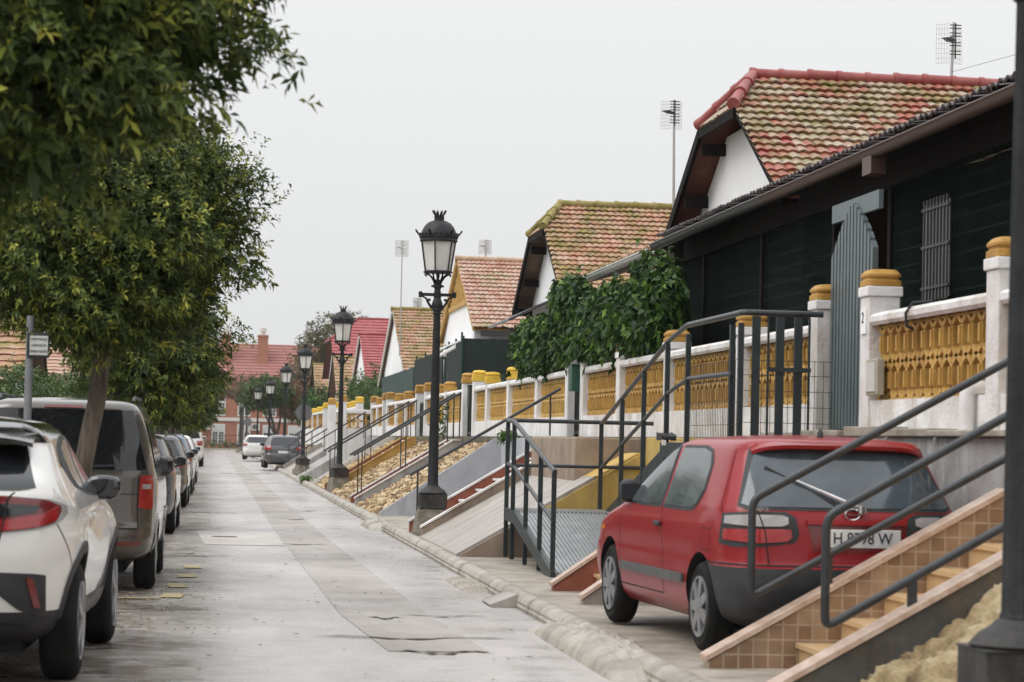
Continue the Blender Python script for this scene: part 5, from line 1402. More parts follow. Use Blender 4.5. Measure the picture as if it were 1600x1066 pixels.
# roof spoiler lip over the rear window
rows = []
for k in range(21):
    u = -1 + k / 10; x = .60 * u
    p = W(x, 1.335, 0); e = .075 * (1 - .45 * abs(u) ** 6)
    rows.append([(p.x, p.y + .14, 1.368 - .03 * abs(u) ** 6), (p.x, p.y + .02, 1.366 - .035 * abs(u) ** 6), (p.x, p.y - e, 1.345 - .045 * abs(u) ** 6), (p.x, p.y - e + .005, 1.322 - .045 * abs(u) ** 6), (p.x, p.y + .03, 1.305 - .03 * abs(u) ** 6)])
MB().grid(rows, sm=True).build('roof_spoiler', 'red', car, local=True)
for s in both:
    o = patch(lambda a, z, f, s=s: W(s * a, z, f), [(.38, .895), (.44, .925), (.66, .925), (.90, .905)], [(.36, .79), (.385, .735), (.62, .705), (.80, .70), (.95, .72)], .006).build('tail_light', 'black_plastic', car, local=True)
    patch(lambda a, z, f, s=s: W(s * a, z, f), [(.43, .892), (.47, .905), (.66, .905), (.86, .893)], [(.43, .85), (.47, .835), (.66, .832), (.87, .845)], .016).build('reverse_lens', 'lens_clear', o, local=True)
    patch(lambda a, z, f, s=s: W(s * a, z, f), [(.415, .815), (.47, .818), (.66, .815), (.88, .81)], [(.41, .765), (.44, .742), (.62, .728), (.89, .745)], .016).build('red_lens', 'lens_red', o, local=True)
    # side windows, mirror, mouldings, seams
    F = lambda y, z, f, s=s: sh.side(s, y, z, f)
    patch(F, [(1.90, 1.325), (2.02, 1.318), (2.36, 1.19), (2.92, .925)], [(1.80, .915), (1.88, .90), (2.40, .90), (2.92, .915)], .004).build('window_rubber', 'black_plastic', car, local=True)
    patch(F, [(1.92, 1.305), (2.01, 1.298), (2.34, 1.17), (2.86, .932)], [(1.845, .932), (1.91, .92), (2.40, .92), (2.86, .926)], .009).build('side_window', 'glass_mid', car, local=True)
    patch(F, [(.86, 1.04), (.92, 1.22), (1.05, 1.305), (1.25, 1.33), (1.82, 1.33)], [(.86, 1.04), (.90, .94), (1.0, .90), (1.40, .898), (1.75, .90)], .004, 34).build('window_rubber', 'black_plastic', car, local=True)
    patch(F, [(.895, 1.04), (.95, 1.20), (1.07, 1.285), (1.25, 1.31), (1.80, 1.31)], [(.895, 1.04), (.935, .955), (1.03, .92), (1.40, .918), (1.73, .92)], .009, 34).build('side_window', 'glass_mid', car, local=True)
    patch(F, [(1.10, .485), (2.86, .485)], [(1.10, .425), (2.86, .425)], .022, 16, 2).build('side_moulding', 'grey_plastic', car, local=True)
    for pts in ([(1.80, .92), (1.72, .80), (1.66, .50), (1.68, .32)], [(2.92, .93), (2.95, .70), (2.93, .32)], [(1.68, .32), (2.93, .32)]):
        seam(F, pts).build('door_gap', 'seam', car, local=True)
    seam(F, [(.36, .905), (.42, .96), (.50, 1.15), (.57, 1.30)], w=.006).build('panel_gap', 'seam', car, local=True)
    handle(car, sh, 1.80, .79, 'black_plastic', s)
    patch(F, [(3.46, .72), (3.54, .72)], [(3.46, .69), (3.54, .69)], .012, 6, 3).build('side_repeater', 'lens_amber', car, local=True)
    seam(lambda a, z, f, s=s: W(s * a, z, f), [(.62, .93), (.58, .80), (.56, .60)], w=.008, off=.018).build('tailgate_gap', 'seam', car, local=True)
seam(lambda y, z, f: sh.side(-1, y, z, f), [(.52, .80), (.70, .80), (.70, .66), (.52, .66), (.52, .80)], w=.005, n=60).build('fuel_flap_gap', 'seam', car, local=True)
seam(W, [(-1.2, .592), (1.2, .592)], w=.010, off=.003, n=60).build('bumper_gap', 'seam', car, local=True)
mirror(car, sh, 2.72, .95, 'black_plastic', (.075, .085, .065), .035)
patch(W, [(-.30, .845), (.36, .845)], [(-.27, .68), (.34, .68)], .0035, 12, 4).build('plate_recess', 'lens_dark_red', car, local=True)
plate(car, .075, .765, 'H 8798 W', .52, .115, .06)
patch(W, [(-.31, .88), (.36, .88)], [(-.31, .85), (.36, .85)], .022, 12, 3).build('plate_hood', 'red', car, local=True)
e = MB(); e.tube([(.05 * math.cos(2 * math.pi * k / 20), .10, .915 + .034 * math.sin(2 * math.pi * k / 20)) for k in range(21)], .006, 6, cap=False)
e.bar((-.062, .096, .915), (.062, .096, .915), .016, .008); o = e.build('badge', 'chrome', car, local=True)
text_mesh('Almera', .052, (-.63, .142, .945), (R(90), 0, R(-12)), 'chrome', car, 'badge_lettering', .003)
w = MB(); p0, p1 = W(.06, .955, .05), W(-.36, 1.13, .035)
w.tube([p0, p0.lerp(p1, .55), p1], [.012, .009, .006], 6); w.lathe([(.03, -.02), (.03, .03), (.015, .035)], (p0.x, p0.y, p0.z - .01), 10)
w.build('wiper', 'chrome', car, local=True)
w = MB(); a_, b_ = W(-.10, .975, .018), W(-.52, 1.20, .018); w.bar(a_, b_, .014, .02); w.build('wiper_blade', 'black_plastic', car, local=True)
MB().lathe([(.025, 0), (.02, .03), (.008, .05), (.003, .06)], (0, .78, 1.40), 8).build('aerial_base', 'black_plastic', car, local=True)
MB().prism([(.35, .25), (.35, .60), (1.0, .72), (1.0, .25)], 'X', -.60, .60).build('boot_floor', 'well', car, local=True) if False else None

# ---------------- white crossover with black roof, near left
def bul(y, z):
    g = lambda c, w: math.exp(-((y - c) / w) ** 2)
    vz = math.exp(-((z - .80) / .20) ** 2)
    return .050 * g(.86, .55) * vz + .045 * g(3.5, .5) * math.exp(-((z - .78) / .2) ** 2) - .045 * g(2.2, .6) * math.exp(-((z - .62) / .16) ** 2)
sh2 = Shape([(.24, .34, 4.1, .74), (.32, .12, 4.26, .82), (.45, .02, 4.34, .855), (.58, .0, 4.36, .865), (.72, .0, 4.33, .868), (.84, .015, 4.25, .862), (.94, .05, 4.05, .85), (1.02, .085, 3.70, .83), (1.09, .11, 3.30, .80),
             (1.16, .17, 3.08, .765), (1.24, .33, 2.92, .725), (1.32, .52, 2.75, .69), (1.38, .64, 2.60, .665), (1.43, .62, 2.46, .645), (1.475, .60, 2.30, .61), (1.51, .72, 2.10, .55), (1.53, 1.0, 1.85, .42)], 4.2, 8, bul)
car = make_car('pearl white crossover with black roof and red boomerang tail lights, nearest on the left', (-1.71, 14.15, 0), R(-2.0), sh2, 'pearl', .345, .86, 3.50, .905, .225, 'alloy', 5, 1.13,
               roof_mat='black_gloss', roof_z=lambda c: c.z > 1.40 or (c.z > 1.24 and abs(c.x) > .5 and c.y > 1.2), lower=('black_plastic', lambda c: c.z < .43))
car.scale = (1, 1, 1.03)
W2 = sh2.wrap
patch(W2, [(-.56, 1.40), (.56, 1.40)], [(-.70, 1.135), (-.60, 1.12), (.60, 1.12), (.70, 1.135)], .006).build('rear_window', 'glass_dark', car, local=True)
rows = []
for k in range(25):
    u = -1 + k / 12; x = .62 * u; e = 1 - .35 * abs(u) ** 5; y0 = .66
    rows.append([(x * 1.0, y0 + .22, 1.50 - .05 * abs(u) ** 4), (x, y0, 1.475 - .05 * abs(u) ** 4), (x, y0 - .25 * e, 1.425 - .04 * abs(u) ** 4), (x, y0 - .25 * e + .01, 1.40 - .04 * abs(u) ** 4), (x, y0, 1.39 - .03 * abs(u) ** 4)])
MB().grid(rows, sm=True).build('roof_spoiler', 'black_gloss', car, local=True)
for s in both:
    F = lambda y, z, f, s=s: sh2.side(s, y, z, f)
    Q = lambda a, z, f, s=s: W2(s * a, z, f)
    o = patch(Q, [(.15, 1.095), (.52, 1.09), (.80, 1.07), (1.06, 1.03)], [(.30, .87), (.50, .885), (.72, .905), (.92, .945), (1.06, .99)], .014).build('tail_light', 'lens_clear', car, local=True)
    patch(Q, [(.17, 1.092), (.52, 1.086), (.76, 1.068), (.93, 1.03)], [(.33, .878), (.50, .89), (.70, .91), (.86, .945), (.93, 1.0)], .020).build('red_lens', 'lens_dark_red', o, local=True)
    patch(Q, [(.34, .935), (.52, .955), (.72, .985), (.88, 1.03)], [(.335, .885), (.50, .895), (.69, .915), (.86, .955)], .025, 20, 4).build('bright_strip', 'lens_red', o, local=True)
    patch(Q, [(.37, 1.04), (.52, 1.045), (.72, 1.035)], [(.40, .965), (.52, .975), (.70, 1.0)], .025, 16, 4).build('smoked_lens', 'glass_dark', o, local=True)
    seam(Q, [(.56, 1.11), (.525, 1.08), (.50, .88), (.47, .70), (.38, .62), (.10, .60)], .027, .010, 30).build('tailgate_gap', 'seam', car, local=True)
    # lower vent with red reflector
    v = patch(Q, [(.20, .66), (.50, .665), (.72, .655), (.80, .645)], [(.20, .60), (.42, .60), (.62, .45), (.82, .40)], .010).build('bumper_vent', 'black_plastic', car, local=True)
    patch(Q, [(.655, .635), (.70, .63)], [(.71, .465), (.76, .46)], .018, 8, 6).build('reflector', 'lens_dark_red', v, local=True)
    patch(Q, [(.02, .52), (.30, .50), (.52, .37), (.62, .36)], [(.02, .28), (.30, .28), (.55, .28), (.75, .29)], .012).build('bumper_skirt', 'black_plastic', car, local=True)
    patch(F, [(1.24, 1.27), (1.34, 1.36), (1.75, 1.43), (2.25, 1.43), (2.75, 1.27), (3.08, 1.09)], [(1.24, 1.25), (1.45, 1.12), (2.1, 1.06), (2.7, 1.04), (3.08, 1.06)], .005, 40).build('window_rubber', 'black_plastic', car, local=True)
    patch(F, [(1.50, 1.28), (1.60, 1.36), (1.80, 1.40), (2.00, 1.41)], [(1.50, 1.18), (1.60, 1.13), (1.8, 1.10), (1.92, 1.09)], .010).build('side_window', 'glass_mid', car, local=True)
    patch(F, [(2.06, 1.40), (2.25, 1.40), (2.70, 1.26), (2.98, 1.11)], [(1.98, 1.09), (2.3, 1.075), (2.7, 1.06), (2.98, 1.075)], .010).build('side_window', 'glass_mid', car, local=True)
    for pts in ([(2.02, 1.09), (1.98, .9), (1.97, .42)], [(1.32, 1.18), (1.20, .95), (1.27, .80), (1.36, .55), (1.42, .42)], [(3.02, 1.05), (3.02, .8), (2.95, .42)]):
        seam(F, pts).build('door_gap', 'seam', car, local=True)
    seam(Q, [(.90, .93), (1.05, .80), (1.22, .62), (1.30, .55)], .002, .008).build('panel_gap', 'seam', car, local=True)
    n = 26; c0 = .345 + .015
    for yw in (.86, 3.50):      # grey arch lips
        a = [(yw + .385 * 1.02 * math.cos(q), c0 + .385 * 1.02 * math.sin(q)) for q in np.linspace(math.pi * .98, .02, n)]
        b = [(yw + .455 * math.cos(q), c0 + .455 * math.sin(q)) for q in np.linspace(math.pi * .98, .02, n)]
        b = [(min(max(p[0], .10), 4.25), p[1]) for p in b]
        patch(F, b, a, .012, n, 3).build('arch_trim', 'black_plastic', car, local=True)
    patch(F, [(1.26, .50), (1.6, .44), (3.1, .42)], [(1.30, .26), (1.7, .25), (3.06, .25)], .012, 20, 4).build('sill_trim', 'grey_plastic', car, local=True)
    handle(car, sh2, 2.10, .93, 'pearl', s)
mirror(car, sh2, 2.82, 1.05, 'black_gloss', (.115, .085, .075), .045)
rows = []
for k in range(21):      # body-coloured ledge between the lights, with lettering
    u = -1 + k / 10; x = .40 * u; e = 1 - .4 * abs(u) ** 6; rows.append([(x, .12, 1.06), (x, .085 - .06 * e, 1.05 - .05 * (1 - e)), (x, .05 - .075 * e, 1.0), (x, .03 - .045 * e, .93), (x, .02, .88)])
MB().grid(rows, sm=True).build('tailgate_ledge', 'pearl', car, local=True)
text_mesh('C-HR', .062, (.21, -.024, .975), (R(90), 0, R(3)), 'gate_dark', car, 'badge_lettering', .003)
plate(car, .012, .80, '', .52, .11, -.05, letters=False)
w = MB(); a_, b_ = W2(.0, 1.14, .03), W2(.34, 1.20, .03); w.bar(a_, b_, .02, .02); w.build('wiper', 'black_plastic', car, local=True)

# ---------------- taupe people carrier
sh3 = Shape([(.30, .14, 4.2, .80), (.38, .03, 4.34, .86), (.50, .0, 4.40, .885), (.60, .005, 4.41, .89), (.66, .03, 4.40, .893), (.85, .05, 4.35, .895), (1.00, .06, 4.15, .888), (1.08, .065, 3.75, .875),
             (1.15, .08, 3.55, .858), (1.3, .105, 3.38, .825), (1.5, .145, 3.12, .775), (1.65, .175, 2.85, .735), (1.72, .19, 2.70, .71), (1.77, .23, 2.50, .67), (1.805, .36, 2.30, .58), (1.815, .6, 2.0, .45)], 6.0, 13)
car = make_car('taupe metallic people carrier with tall red tail light, behind the leaning tree trunk', (-1.43, 23.05, 0), R(-.4), sh3, 'taupe', .315, .75, 3.43, .885, .205, 'alloy', 5, 1.12)
W3 = sh3.wrap
patch(W3, [(-.66, 1.715), (.66, 1.715)], [(-.82, 1.165), (-.74, 1.15), (.74, 1.15), (.82, 1.165)], .006).build('rear_window', 'glass_dark', car, local=True)
patch(W3, [(-.18, 1.755), (.18, 1.755)], [(-.18, 1.73), (.18, 1.73)], .012, 8, 2).build('brake_light', 'lens_dark_red', car, local=True)
for s in both:
    Q = lambda a, z, f, s=s: W3(s * a, z, f); F = lambda y, z, f, s=s: sh3.side(s, y, z, f)
    o = patch(Q, [(.745, 1.09), (.80, 1.105), (.93, 1.105)], [(.735, .80), (.80, .785), (.93, .785)], .014, 14, 12).build('tail_light', 'lens_red', car, local=True)
    patch(Q, [(.765, 1.02), (.87, 1.02)], [(.765, .975), (.87, .975)], .020, 8, 4).build('reverse_lens', 'lens_clear', o, local=True)
    seam(Q, [(.80, 1.14), (.735, 1.10), (.725, .78), (.74, .60)], .003, .010).build('tailgate_gap', 'seam', car, local=True)
    patch(Q, [(.35, .475), (.78, .475)], [(.36, .44), (.77, .445)], .012, 12, 3).build('reflector', 'lens_dark_red', car, local=True)
    for a, b in ((.95, 1.62), (1.70, 2.42)):
        patch(F, [(a, 1.62), (b, 1.62)], [(a - .04, 1.16), (b, 1.16)], .008).build('side_window', 'glass_dark', car, local=True)
    patch(F, [(2.48, 1.62), (2.62, 1.60), (3.20, 1.20)], [(2.48, 1.16), (2.9, 1.15), (3.20, 1.16)], .008).build('side_window', 'glass_dark', car, local=True)
    seam(F, [(2.45, 1.15), (2.45, .40)]).build('door_gap', 'seam', car, local=True); seam(F, [(1.28, 1.15), (1.28, .5)]).build('door_gap', 'seam', car, local=True)
    for yw in (.75, 3.43):
        a = [(yw + .357 * math.cos(q), .33 + .357 * math.sin(q)) for q in np.linspace(math.pi * .97, .03, 26)]; b = [(yw + .40 * math.cos(q), .33 + .40 * math.sin(q)) for q in np.linspace(math.pi * .97, .03, 26)]
        patch(F, b, a, .015, 26, 3).build('arch_trim', 'taupe', car, local=True)
    MB().tube([(s * .63, .55, 1.80), (s * .64, .75, 1.845), (s * .64, 2.2, 1.845), (s * .63, 2.4, 1.80)], .016, 8).build('roof_rail', 'black_plastic', car, local=True)
mirror(car, sh3, 3.05, 1.12, 'taupe', (.085, .11, .07), .03)
patch(W3, [(-.50, .93), (.47, .93)], [(-.30, .74), (.26, .74)], .004, 20, 5).build('plate_recess', 'grey_plastic', car, local=True)
plate(car, .05, .85, '', .50, .11, -.1, letters=False)
seam(W3, [(-.73, .925), (.73, .925)], .003, .008).build('panel_gap', 'seam', car, local=True)
seam(W3, [(-.73, .60), (.73, .60)], .003, .014).build('bumper_gap', 'seam', car, local=True)
patch(W3, [(-.85, .585), (.85, .585)], [(-.87, .53), (.87, .53)], .022, 30, 4).build('bumper_step', 'taupe', car, local=True)
w = MB(); w.bar(W3(-.1, 1.17, .02), W3(.5, 1.19, .02), .014, .02); w.build('wiper', 'black_plastic', car, local=True)

# ---------------- simpler hatchbacks and vans further off
def hatch(label, loc, rz, pm, H=1.46, L=4.1, Wd=.87, boxy=0.0, glass='glass_dark', light=((.55, .98), (.90, .80)), low=None, round_=4.4, plate_w=True, dark_bumper=False, name='parked_car', cat='car'):
    k = H / 1.46; b = boxy
    lv = [(.22, .25, L - .2, .76), (.32, .06, L - .05, .84), (.48, .0, L, Wd), (.60, .01, L - .01, Wd), (.66, .05, L - .04, Wd - .004), (.84 * k, .07, L - .35, Wd - .004), (.94 * k, .10, L - .85, Wd - .02), (1.0 * k, .13, L - 1.0, Wd - .045),
          (1.15 * k, .27 - .14 * b, L - 1.35, Wd - .11 + .03 * b), (1.30 * k, .41 - .25 * b, L - 1.7, Wd - .18 + .05 * b), (1.38 * k, .46 - .28 * b, L - 1.95, Wd - .23 + .06 * b), (1.43 * k, .56 - .30 * b, L - 2.2, Wd - .31 + .06 * b), (1.455 * k, .85 - .3 * b, L - 2.4, Wd - .45)]
    s_ = Shape(lv, round_, 10); Wr = s_.wrap
    t = make_car(label, loc, rz, s_, pm, .31, .78, L - .92, Wd - .005, .20, 'alloy', 6, 1.13, lower=('black_plastic', lambda c: c.z < .58 and c.y < .7) if dark_bumper else None, name=name, cat=cat)
    patch(Wr, [(-Wd * .66, 1.34 * k), (Wd * .66, 1.34 * k)], [(-Wd * .86, 1.03 * k), (-.5, 1.0 * k), (.5, 1.0 * k), (Wd * .86, 1.03 * k)], .006).build('rear_window', glass, t, local=True)
    (a0, zt), (a1, zb) = light
    for s in both:
        Q = lambda a, z, f, s=s: Wr(s * a, z, f); F = lambda y, z, f, s=s: s_.side(s, y, z, f)
        o = patch(Q, [(a0, zt * k), (a1 * .9 + a0 * .1, zt * k + .01), (a1 + .12, zt * k - .03)], [(a0 + .02, zb * k + .03), (a1 * .8, zb * k), (a1 + .10, zb * k + .04)], .014).build('tail_light', 'lens_red', t, local=True)
        patch(Q, [(a0 + .05, zt * k - .035), (a1 - .12, zt * k - .03)], [(a0 + .06, zt * k - .075), (a1 - .12, zt * k - .075)], .02, 8, 3).build('reverse_lens', 'lens_clear', o, local=True)
        patch(F, [(.85 - .3 * b, 1.15 * k), (1.0 - .3 * b, 1.33 * k), (1.8, 1.36 * k)], [(.85 - .3 * b, 1.08 * k), (1.1, 1.02 * k), (1.8, 1.0 * k)], .008).build('side_window', glass, t, local=True)
        patch(F, [(1.87, 1.36 * k), (2.0, 1.355 * k), (L - 1.25, 1.06 * k)], [(1.87, 1.0 * k), (2.4, .99 * k), (L - 1.25, 1.0 * k)], .008).build('side_window', glass, t, local=True)
        seam(F, [(1.84, .99 * k), (1.84, .35)]).build('door_gap', 'seam', t, local=True)
        handle(t, s_, 1.98, .86 * k, pm, s)
    mirror(t, s_, L - 1.35, 1.0 * k, pm, (.09, .075, .065), .06)
    if plate_w: plate(t, .055, .72, '', .50, .11, 0, letters=False)
    seam(Wr, [(-.7, .63), (.7, .63)], .003, .012).build('bumper_gap', 'seam', t, local=True)
    return t
hatch('charcoal hatchback with round red tail light, right behind the taupe people carrier', (-1.44, 36.3, 0), R(-.8), 'charcoal', 1.50, 4.1, .87, 0, 'glass_dark', ((.60, 1.0), (.88, .84)))
hatch('dark grey car second behind the taupe people carrier on the left', (-1.42, 49.6, 0), R(-.5), 'darkgrey', 1.50, 4.3, .88, .2)
hatch('blue grey car third behind the taupe people carrier on the left', (-1.40, 60.0, 0), R(-.5), 'bluecar', 1.50, 4.2, .87, .2)
hatch('white hatchback parked on the left beyond the blue grey car', (-1.40, 73.3, 0), R(-.5), 'whitecar', 1.50, 4.2, .86, .3, light=((.58, .98), (.88, .82)))
hatch('white van farthest along the left side of the street', (-1.45, 115.0, 0), R(-.3), 'whitecar', 1.92, 4.6, .92, 1.0, light=((.62, .92), (.90, .74)), name='parked_van', cat='van')
hatch('dark grey hatchback parked half on the right pavement behind the fifth lamp', (3.02, 106.5, .1), R(1.0), 'darkgrey', 1.46, 4.0, .87, .1, 'glass_dark', ((.52, .98), (.88, .80)))
hatch('white hatchback farthest on the right side of the street', (2.45, 143.0, .1), R(-3.0), 'whitecar', 1.46, 4.0, .86, .1)

# ================================================================== TREES AND PLANTS
def leaf_cloud(name, lobes, n_ros, k, ll, lw, mats, parent=None, seed=1, shell=(.62, 1.05), droop=.35, young=.16, twig=True, fold=.25, lump=.22, up=.35, spread=(.5, 1.25)):
    """rosettes of folded leaves through the outer part of a union of ellipsoids; lobes: (x,y,z,rx,ry,rz)"""
    rg = np.random.default_rng(seed); lobes = np.array(lobes, float)
    vol = (lobes[:, 3] * lobes[:, 4] + lobes[:, 4] * lobes[:, 5] + lobes[:, 3] * lobes[:, 5]); pick = rg.choice(len(lobes), n_ros * 2, p=vol / vol.sum())
    d = rg.normal(size=(n_ros * 2, 3)); d /= np.linalg.norm(d, axis=1)[:, None]
    fr = shell[0] + (shell[1] - shell[0]) * rg.random(n_ros * 2) ** .6
    ph = rg.random(6) * 6.28
    lm = 1 + lump * (np.sin(d[:, 0] * 5 + ph[0] + pick) * np.sin(d[:, 1] * 5 + ph[1]) + .6 * np.sin(d[:, 2] * 9 + ph[2] + d[:, 0] * 7))
    L = lobes[pick]; P = L[:, :3] + d * L[:, 3:] * (fr * lm)[:, None]
    inside = np.zeros(len(P), bool)
    for i, l in enumerate(lobes):
        q = np.linalg.norm((P - l[:3]) / l[3:], axis=1); inside |= (q < shell[0] * .93) & (pick != i)
    far = rg.random(n_ros * 2) < .06
    P = P + d * (far * rg.uniform(.05, .22, n_ros * 2))[:, None]
    P, d, fr = P[~inside][:n_ros], d[~inside][:n_ros], fr[~inside][:n_ros]
    n = len(P)
    ax = d + rg.normal(size=(n, 3)) * .45; ax[:, 2] += up; ax /= np.linalg.norm(ax, axis=1)[:, None]
    # a rosette: leaf directions at an angle around the twig axis
    h = np.where(np.abs(ax[:, 2:3]) < .9, [[0, 0, 1]], [[1, 0, 0]]); u = np.cross(ax, h); u /= np.linalg.norm(u, axis=1)[:, None]; v = np.cross(ax, u)
    an = (np.arange(k)[None] * 2.4 + rg.random((n, 1)) * 6.28); op = rg.uniform(*spread, (n, k))
    dirs = (ax[:, None] * np.cos(op)[..., None] + (u[:, None] * np.cos(an)[..., None] + v[:, None] * np.sin(an)[..., None]) * np.sin(op)[..., None])
    base = P[:, None] - ax[:, None] * (np.arange(k)[None, :, None] * ll * .26)
    D = dirs.reshape(-1, 3); B = base.reshape(-1, 3); m = len(D)
    sc = rg.uniform(.65, 1.2, m)[:, None]; ln = ll * sc; wd = lw * sc
    sd = np.cross(D, np.repeat(ax, k, 0) + rg.normal(size=(m, 3)) * .25); sd /= np.linalg.norm(sd, axis=1)[:, None] + 1e-9
    nm = np.cross(sd, D); g = np.array([[0, 0, -1.0]])
    C = B + D * ln * .5 + g * ln * droop * .10; T = B + D * ln + g * ln * droop
    Lf = C + sd * wd * .5 + nm * wd * fold; Rt = C - sd * wd * .5 + nm * wd * fold
    V = np.stack([B, Lf, C, Rt, T], 1).reshape(-1, 3)
    o = (np.arange(m) * 5)[:, None]
    F = np.concatenate([o + np.array([[0, 1, 2]]), o + np.array([[0, 2, 3]]), o + np.array([[1, 4, 2]]), o + np.array([[2, 4, 3]])], 1).reshape(-1, 3)
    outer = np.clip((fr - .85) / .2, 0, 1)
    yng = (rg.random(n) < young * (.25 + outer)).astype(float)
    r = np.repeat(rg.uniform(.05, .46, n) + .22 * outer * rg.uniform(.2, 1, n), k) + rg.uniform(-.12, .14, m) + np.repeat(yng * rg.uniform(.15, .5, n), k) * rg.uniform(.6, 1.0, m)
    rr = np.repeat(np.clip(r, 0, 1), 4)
    return raw_mesh(name, V, F, rr, mats, parent)

def trunk(parent, pts, radii, branches=(), name='trunk'):
    mb = MB()
    def limb(p, r, n):
        p = [Vector(q) for q in p]; fine, rr = [], []
        for i in range(len(p) - 1):
            for s in range(5):
                t = s / 5; q = p[i].lerp(p[i + 1], t); w = noise.noise_vector(q * 2.3) * r[i] * .28
                fine.append(q + w); rr.append((r[i] + (r[i + 1] - r[i]) * t) * (1 + .12 * noise.noise(q * 6)))
        fine.append(p[-1]); rr.append(r[-1]); mb.tube(fine, rr, n)
    limb(pts, radii, 14)
    for bp, br in branches: limb(bp, br, 7)
    return mb.build(name, 'bark', parent, sharp=None)

def street_tree(label, x, y, lean, zc, lobes, n, k, ll, lw, seed, r0=.12, young=.16, group='street trees along the left side'):
    t = thing('street_tree', label, 'tree', (x, y, 0), group=group)
    tx, ty = x + lean[0], y + lean[1]
    br = []
    rg = random.Random(seed)
    for i in range(7):
        a = i * 0.9 + rg.random(); e = Vector((tx + math.cos(a) * .75, ty + math.sin(a) * .75, zc + rg.uniform(-.2, .9)))
        s = Vector((tx, ty, zc - .75 + .08 * i)); br.append(([s, s.lerp(e, .5) + Vector((0, 0, .12)), e], [r0 * .45, r0 * .3, r0 * .1]))
    trunk(t, [(x, y, -.05), (x + lean[0] * .1, y, .25), (x + lean[0] * .55, y + lean[1] * .5, 1.2), (tx, ty, zc - .5), (tx + .05, ty, zc + .6)], [r0 * 1.35, r0 * 1.05, r0 * .95, r0 * .8, r0 * .3], br)
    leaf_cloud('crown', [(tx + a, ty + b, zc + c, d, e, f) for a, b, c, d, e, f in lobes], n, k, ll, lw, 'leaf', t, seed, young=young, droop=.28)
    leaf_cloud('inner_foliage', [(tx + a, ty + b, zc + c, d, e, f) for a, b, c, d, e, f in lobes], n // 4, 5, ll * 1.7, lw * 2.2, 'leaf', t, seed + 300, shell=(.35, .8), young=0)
    return t
# nearest crown, out of focus at the top left: trunk outside the frame
street_tree('nearest blurred tree with dark crown, at the top left corner', -1.75, 11.8, (.30, 0), 3.6,
            [(.15, 0, .35, 1.36, 1.2, 1.20), (.62, .1, .80, .92, .9, 1.1), (.86, 0, -.02, .80, .8, .62), (-.5, 0, .25, 1.1, 1.1, 1.0), (.2, -.3, -.35, 1.05, .95, .75), (.3, .3, 1.2, 1.1, 1.0, .9)], 11500, 7, .072, .028, 5, young=.22)
street_tree('leaning tree between the white crossover and the people carrier, with bright yellow-green leaf tips', -1.36, 21.0, (.46, 0), 3.05,
            [(.05, 0, .22, 1.06, 1.0, .95), (.20, .1, .42, .86, .85, .75), (-.50, 0, .05, .90, .85, .72), (-.08, -.1, -.36, .78, .8, .50), (.10, .1, .74, .72, .75, .50)], 12500, 7, .064, .025, 9, r0=.088, young=.42)
spots = [(29.8, 'third tree from the camera on the left, just beyond the people carrier'), (38.6, 'fourth tree from the camera on the left, beside the charcoal hatchback'), (47.5, 'fifth tree from the camera on the left'), (56.5, 'sixth tree from the camera on the left'),
         (66, 'seventh tree from the camera on the left'), (77, 'eighth tree from the camera on the left, beside the white hatchback'), (89, 'ninth tree from the camera on the left'), (102, 'last small tree on the left before the white van')]
for i, (y, l) in enumerate(spots):
    f = 1.0 if y < 60 else .9
    street_tree(l, -1.30 + .05 * math.sin(i * 2.1), y, (.12 * math.cos(i * 1.7), 0), 2.62 if i else 2.72,
                [(.50, 0, .0, .84 * f, .9, .82), (.05, .2, .05, .85 * f, .9, .80), (.42, -.2, -.38, .70 * f, .7, .50), (.3, .1, .5, .72 * f, .7, .55)], [5200, 4200, 3000, 2400, 1700, 1300, 1000, 800][i], 6, .066 + .012 * i, .028 + .006 * i, 20 + i, r0=.105, young=.38)

# ivy hanging over the wall of the second garden
def ivy(label, y0, y1, z0, z1, seed, n, zf=None):
    t = thing('ivy', label, 'ivy', (5.5, (y0 + y1) / 2, GZ), group='ivy on the garden walls')
    lob = []; rg = random.Random(seed); y = y0 + .45
    while y < y1:
        zt = z1 + rg.uniform(-.12, .12) if zf is None else zf(y) + rg.uniform(-.06, .06)
        for z in np.arange(z0 + .28, zt - .1, .34): lob.append((5.54 + rg.uniform(-.05, .06), y + rg.uniform(-.15, .15), z + rg.uniform(-.1, .1), .25, .48, .30))
        y += .62
    leaf_cloud('leaves', lob, n, 3, .10, .09, 'ivy', t, seed, shell=(.6, 1.08), droop=.55, young=.35, up=-.25, fold=.12, spread=(.3, 1.1), lump=.2)
    mb = MB()
    for i in range(14):
        yy = y0 + (y1 - y0) * (i + .5) / 14; mb.tube([(5.55, yy, GZ - .1), (5.53 + .05 * math.sin(i), yy + .15, 2.3), (5.5, yy + .1 * math.cos(i * 2), z1 - .2)], [.03, .022, .01], 6)
    mb.build('stems', 'bark', t)
    MB().box(5.56, 5.60, y0 + .1, y1 - .1, 2.5, z1 - .25).build('trellis', 'green_fabric', t)
    return t
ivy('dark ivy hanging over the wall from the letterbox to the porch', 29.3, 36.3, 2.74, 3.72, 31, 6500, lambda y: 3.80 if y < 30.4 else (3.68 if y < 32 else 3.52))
ivy('dark ivy over the wall beyond the green letterbox, left of the letterbox', 36.35, 43.0, 2.74, 3.70, 33, 6500, lambda y: 3.84 - .02 * (y - 36))

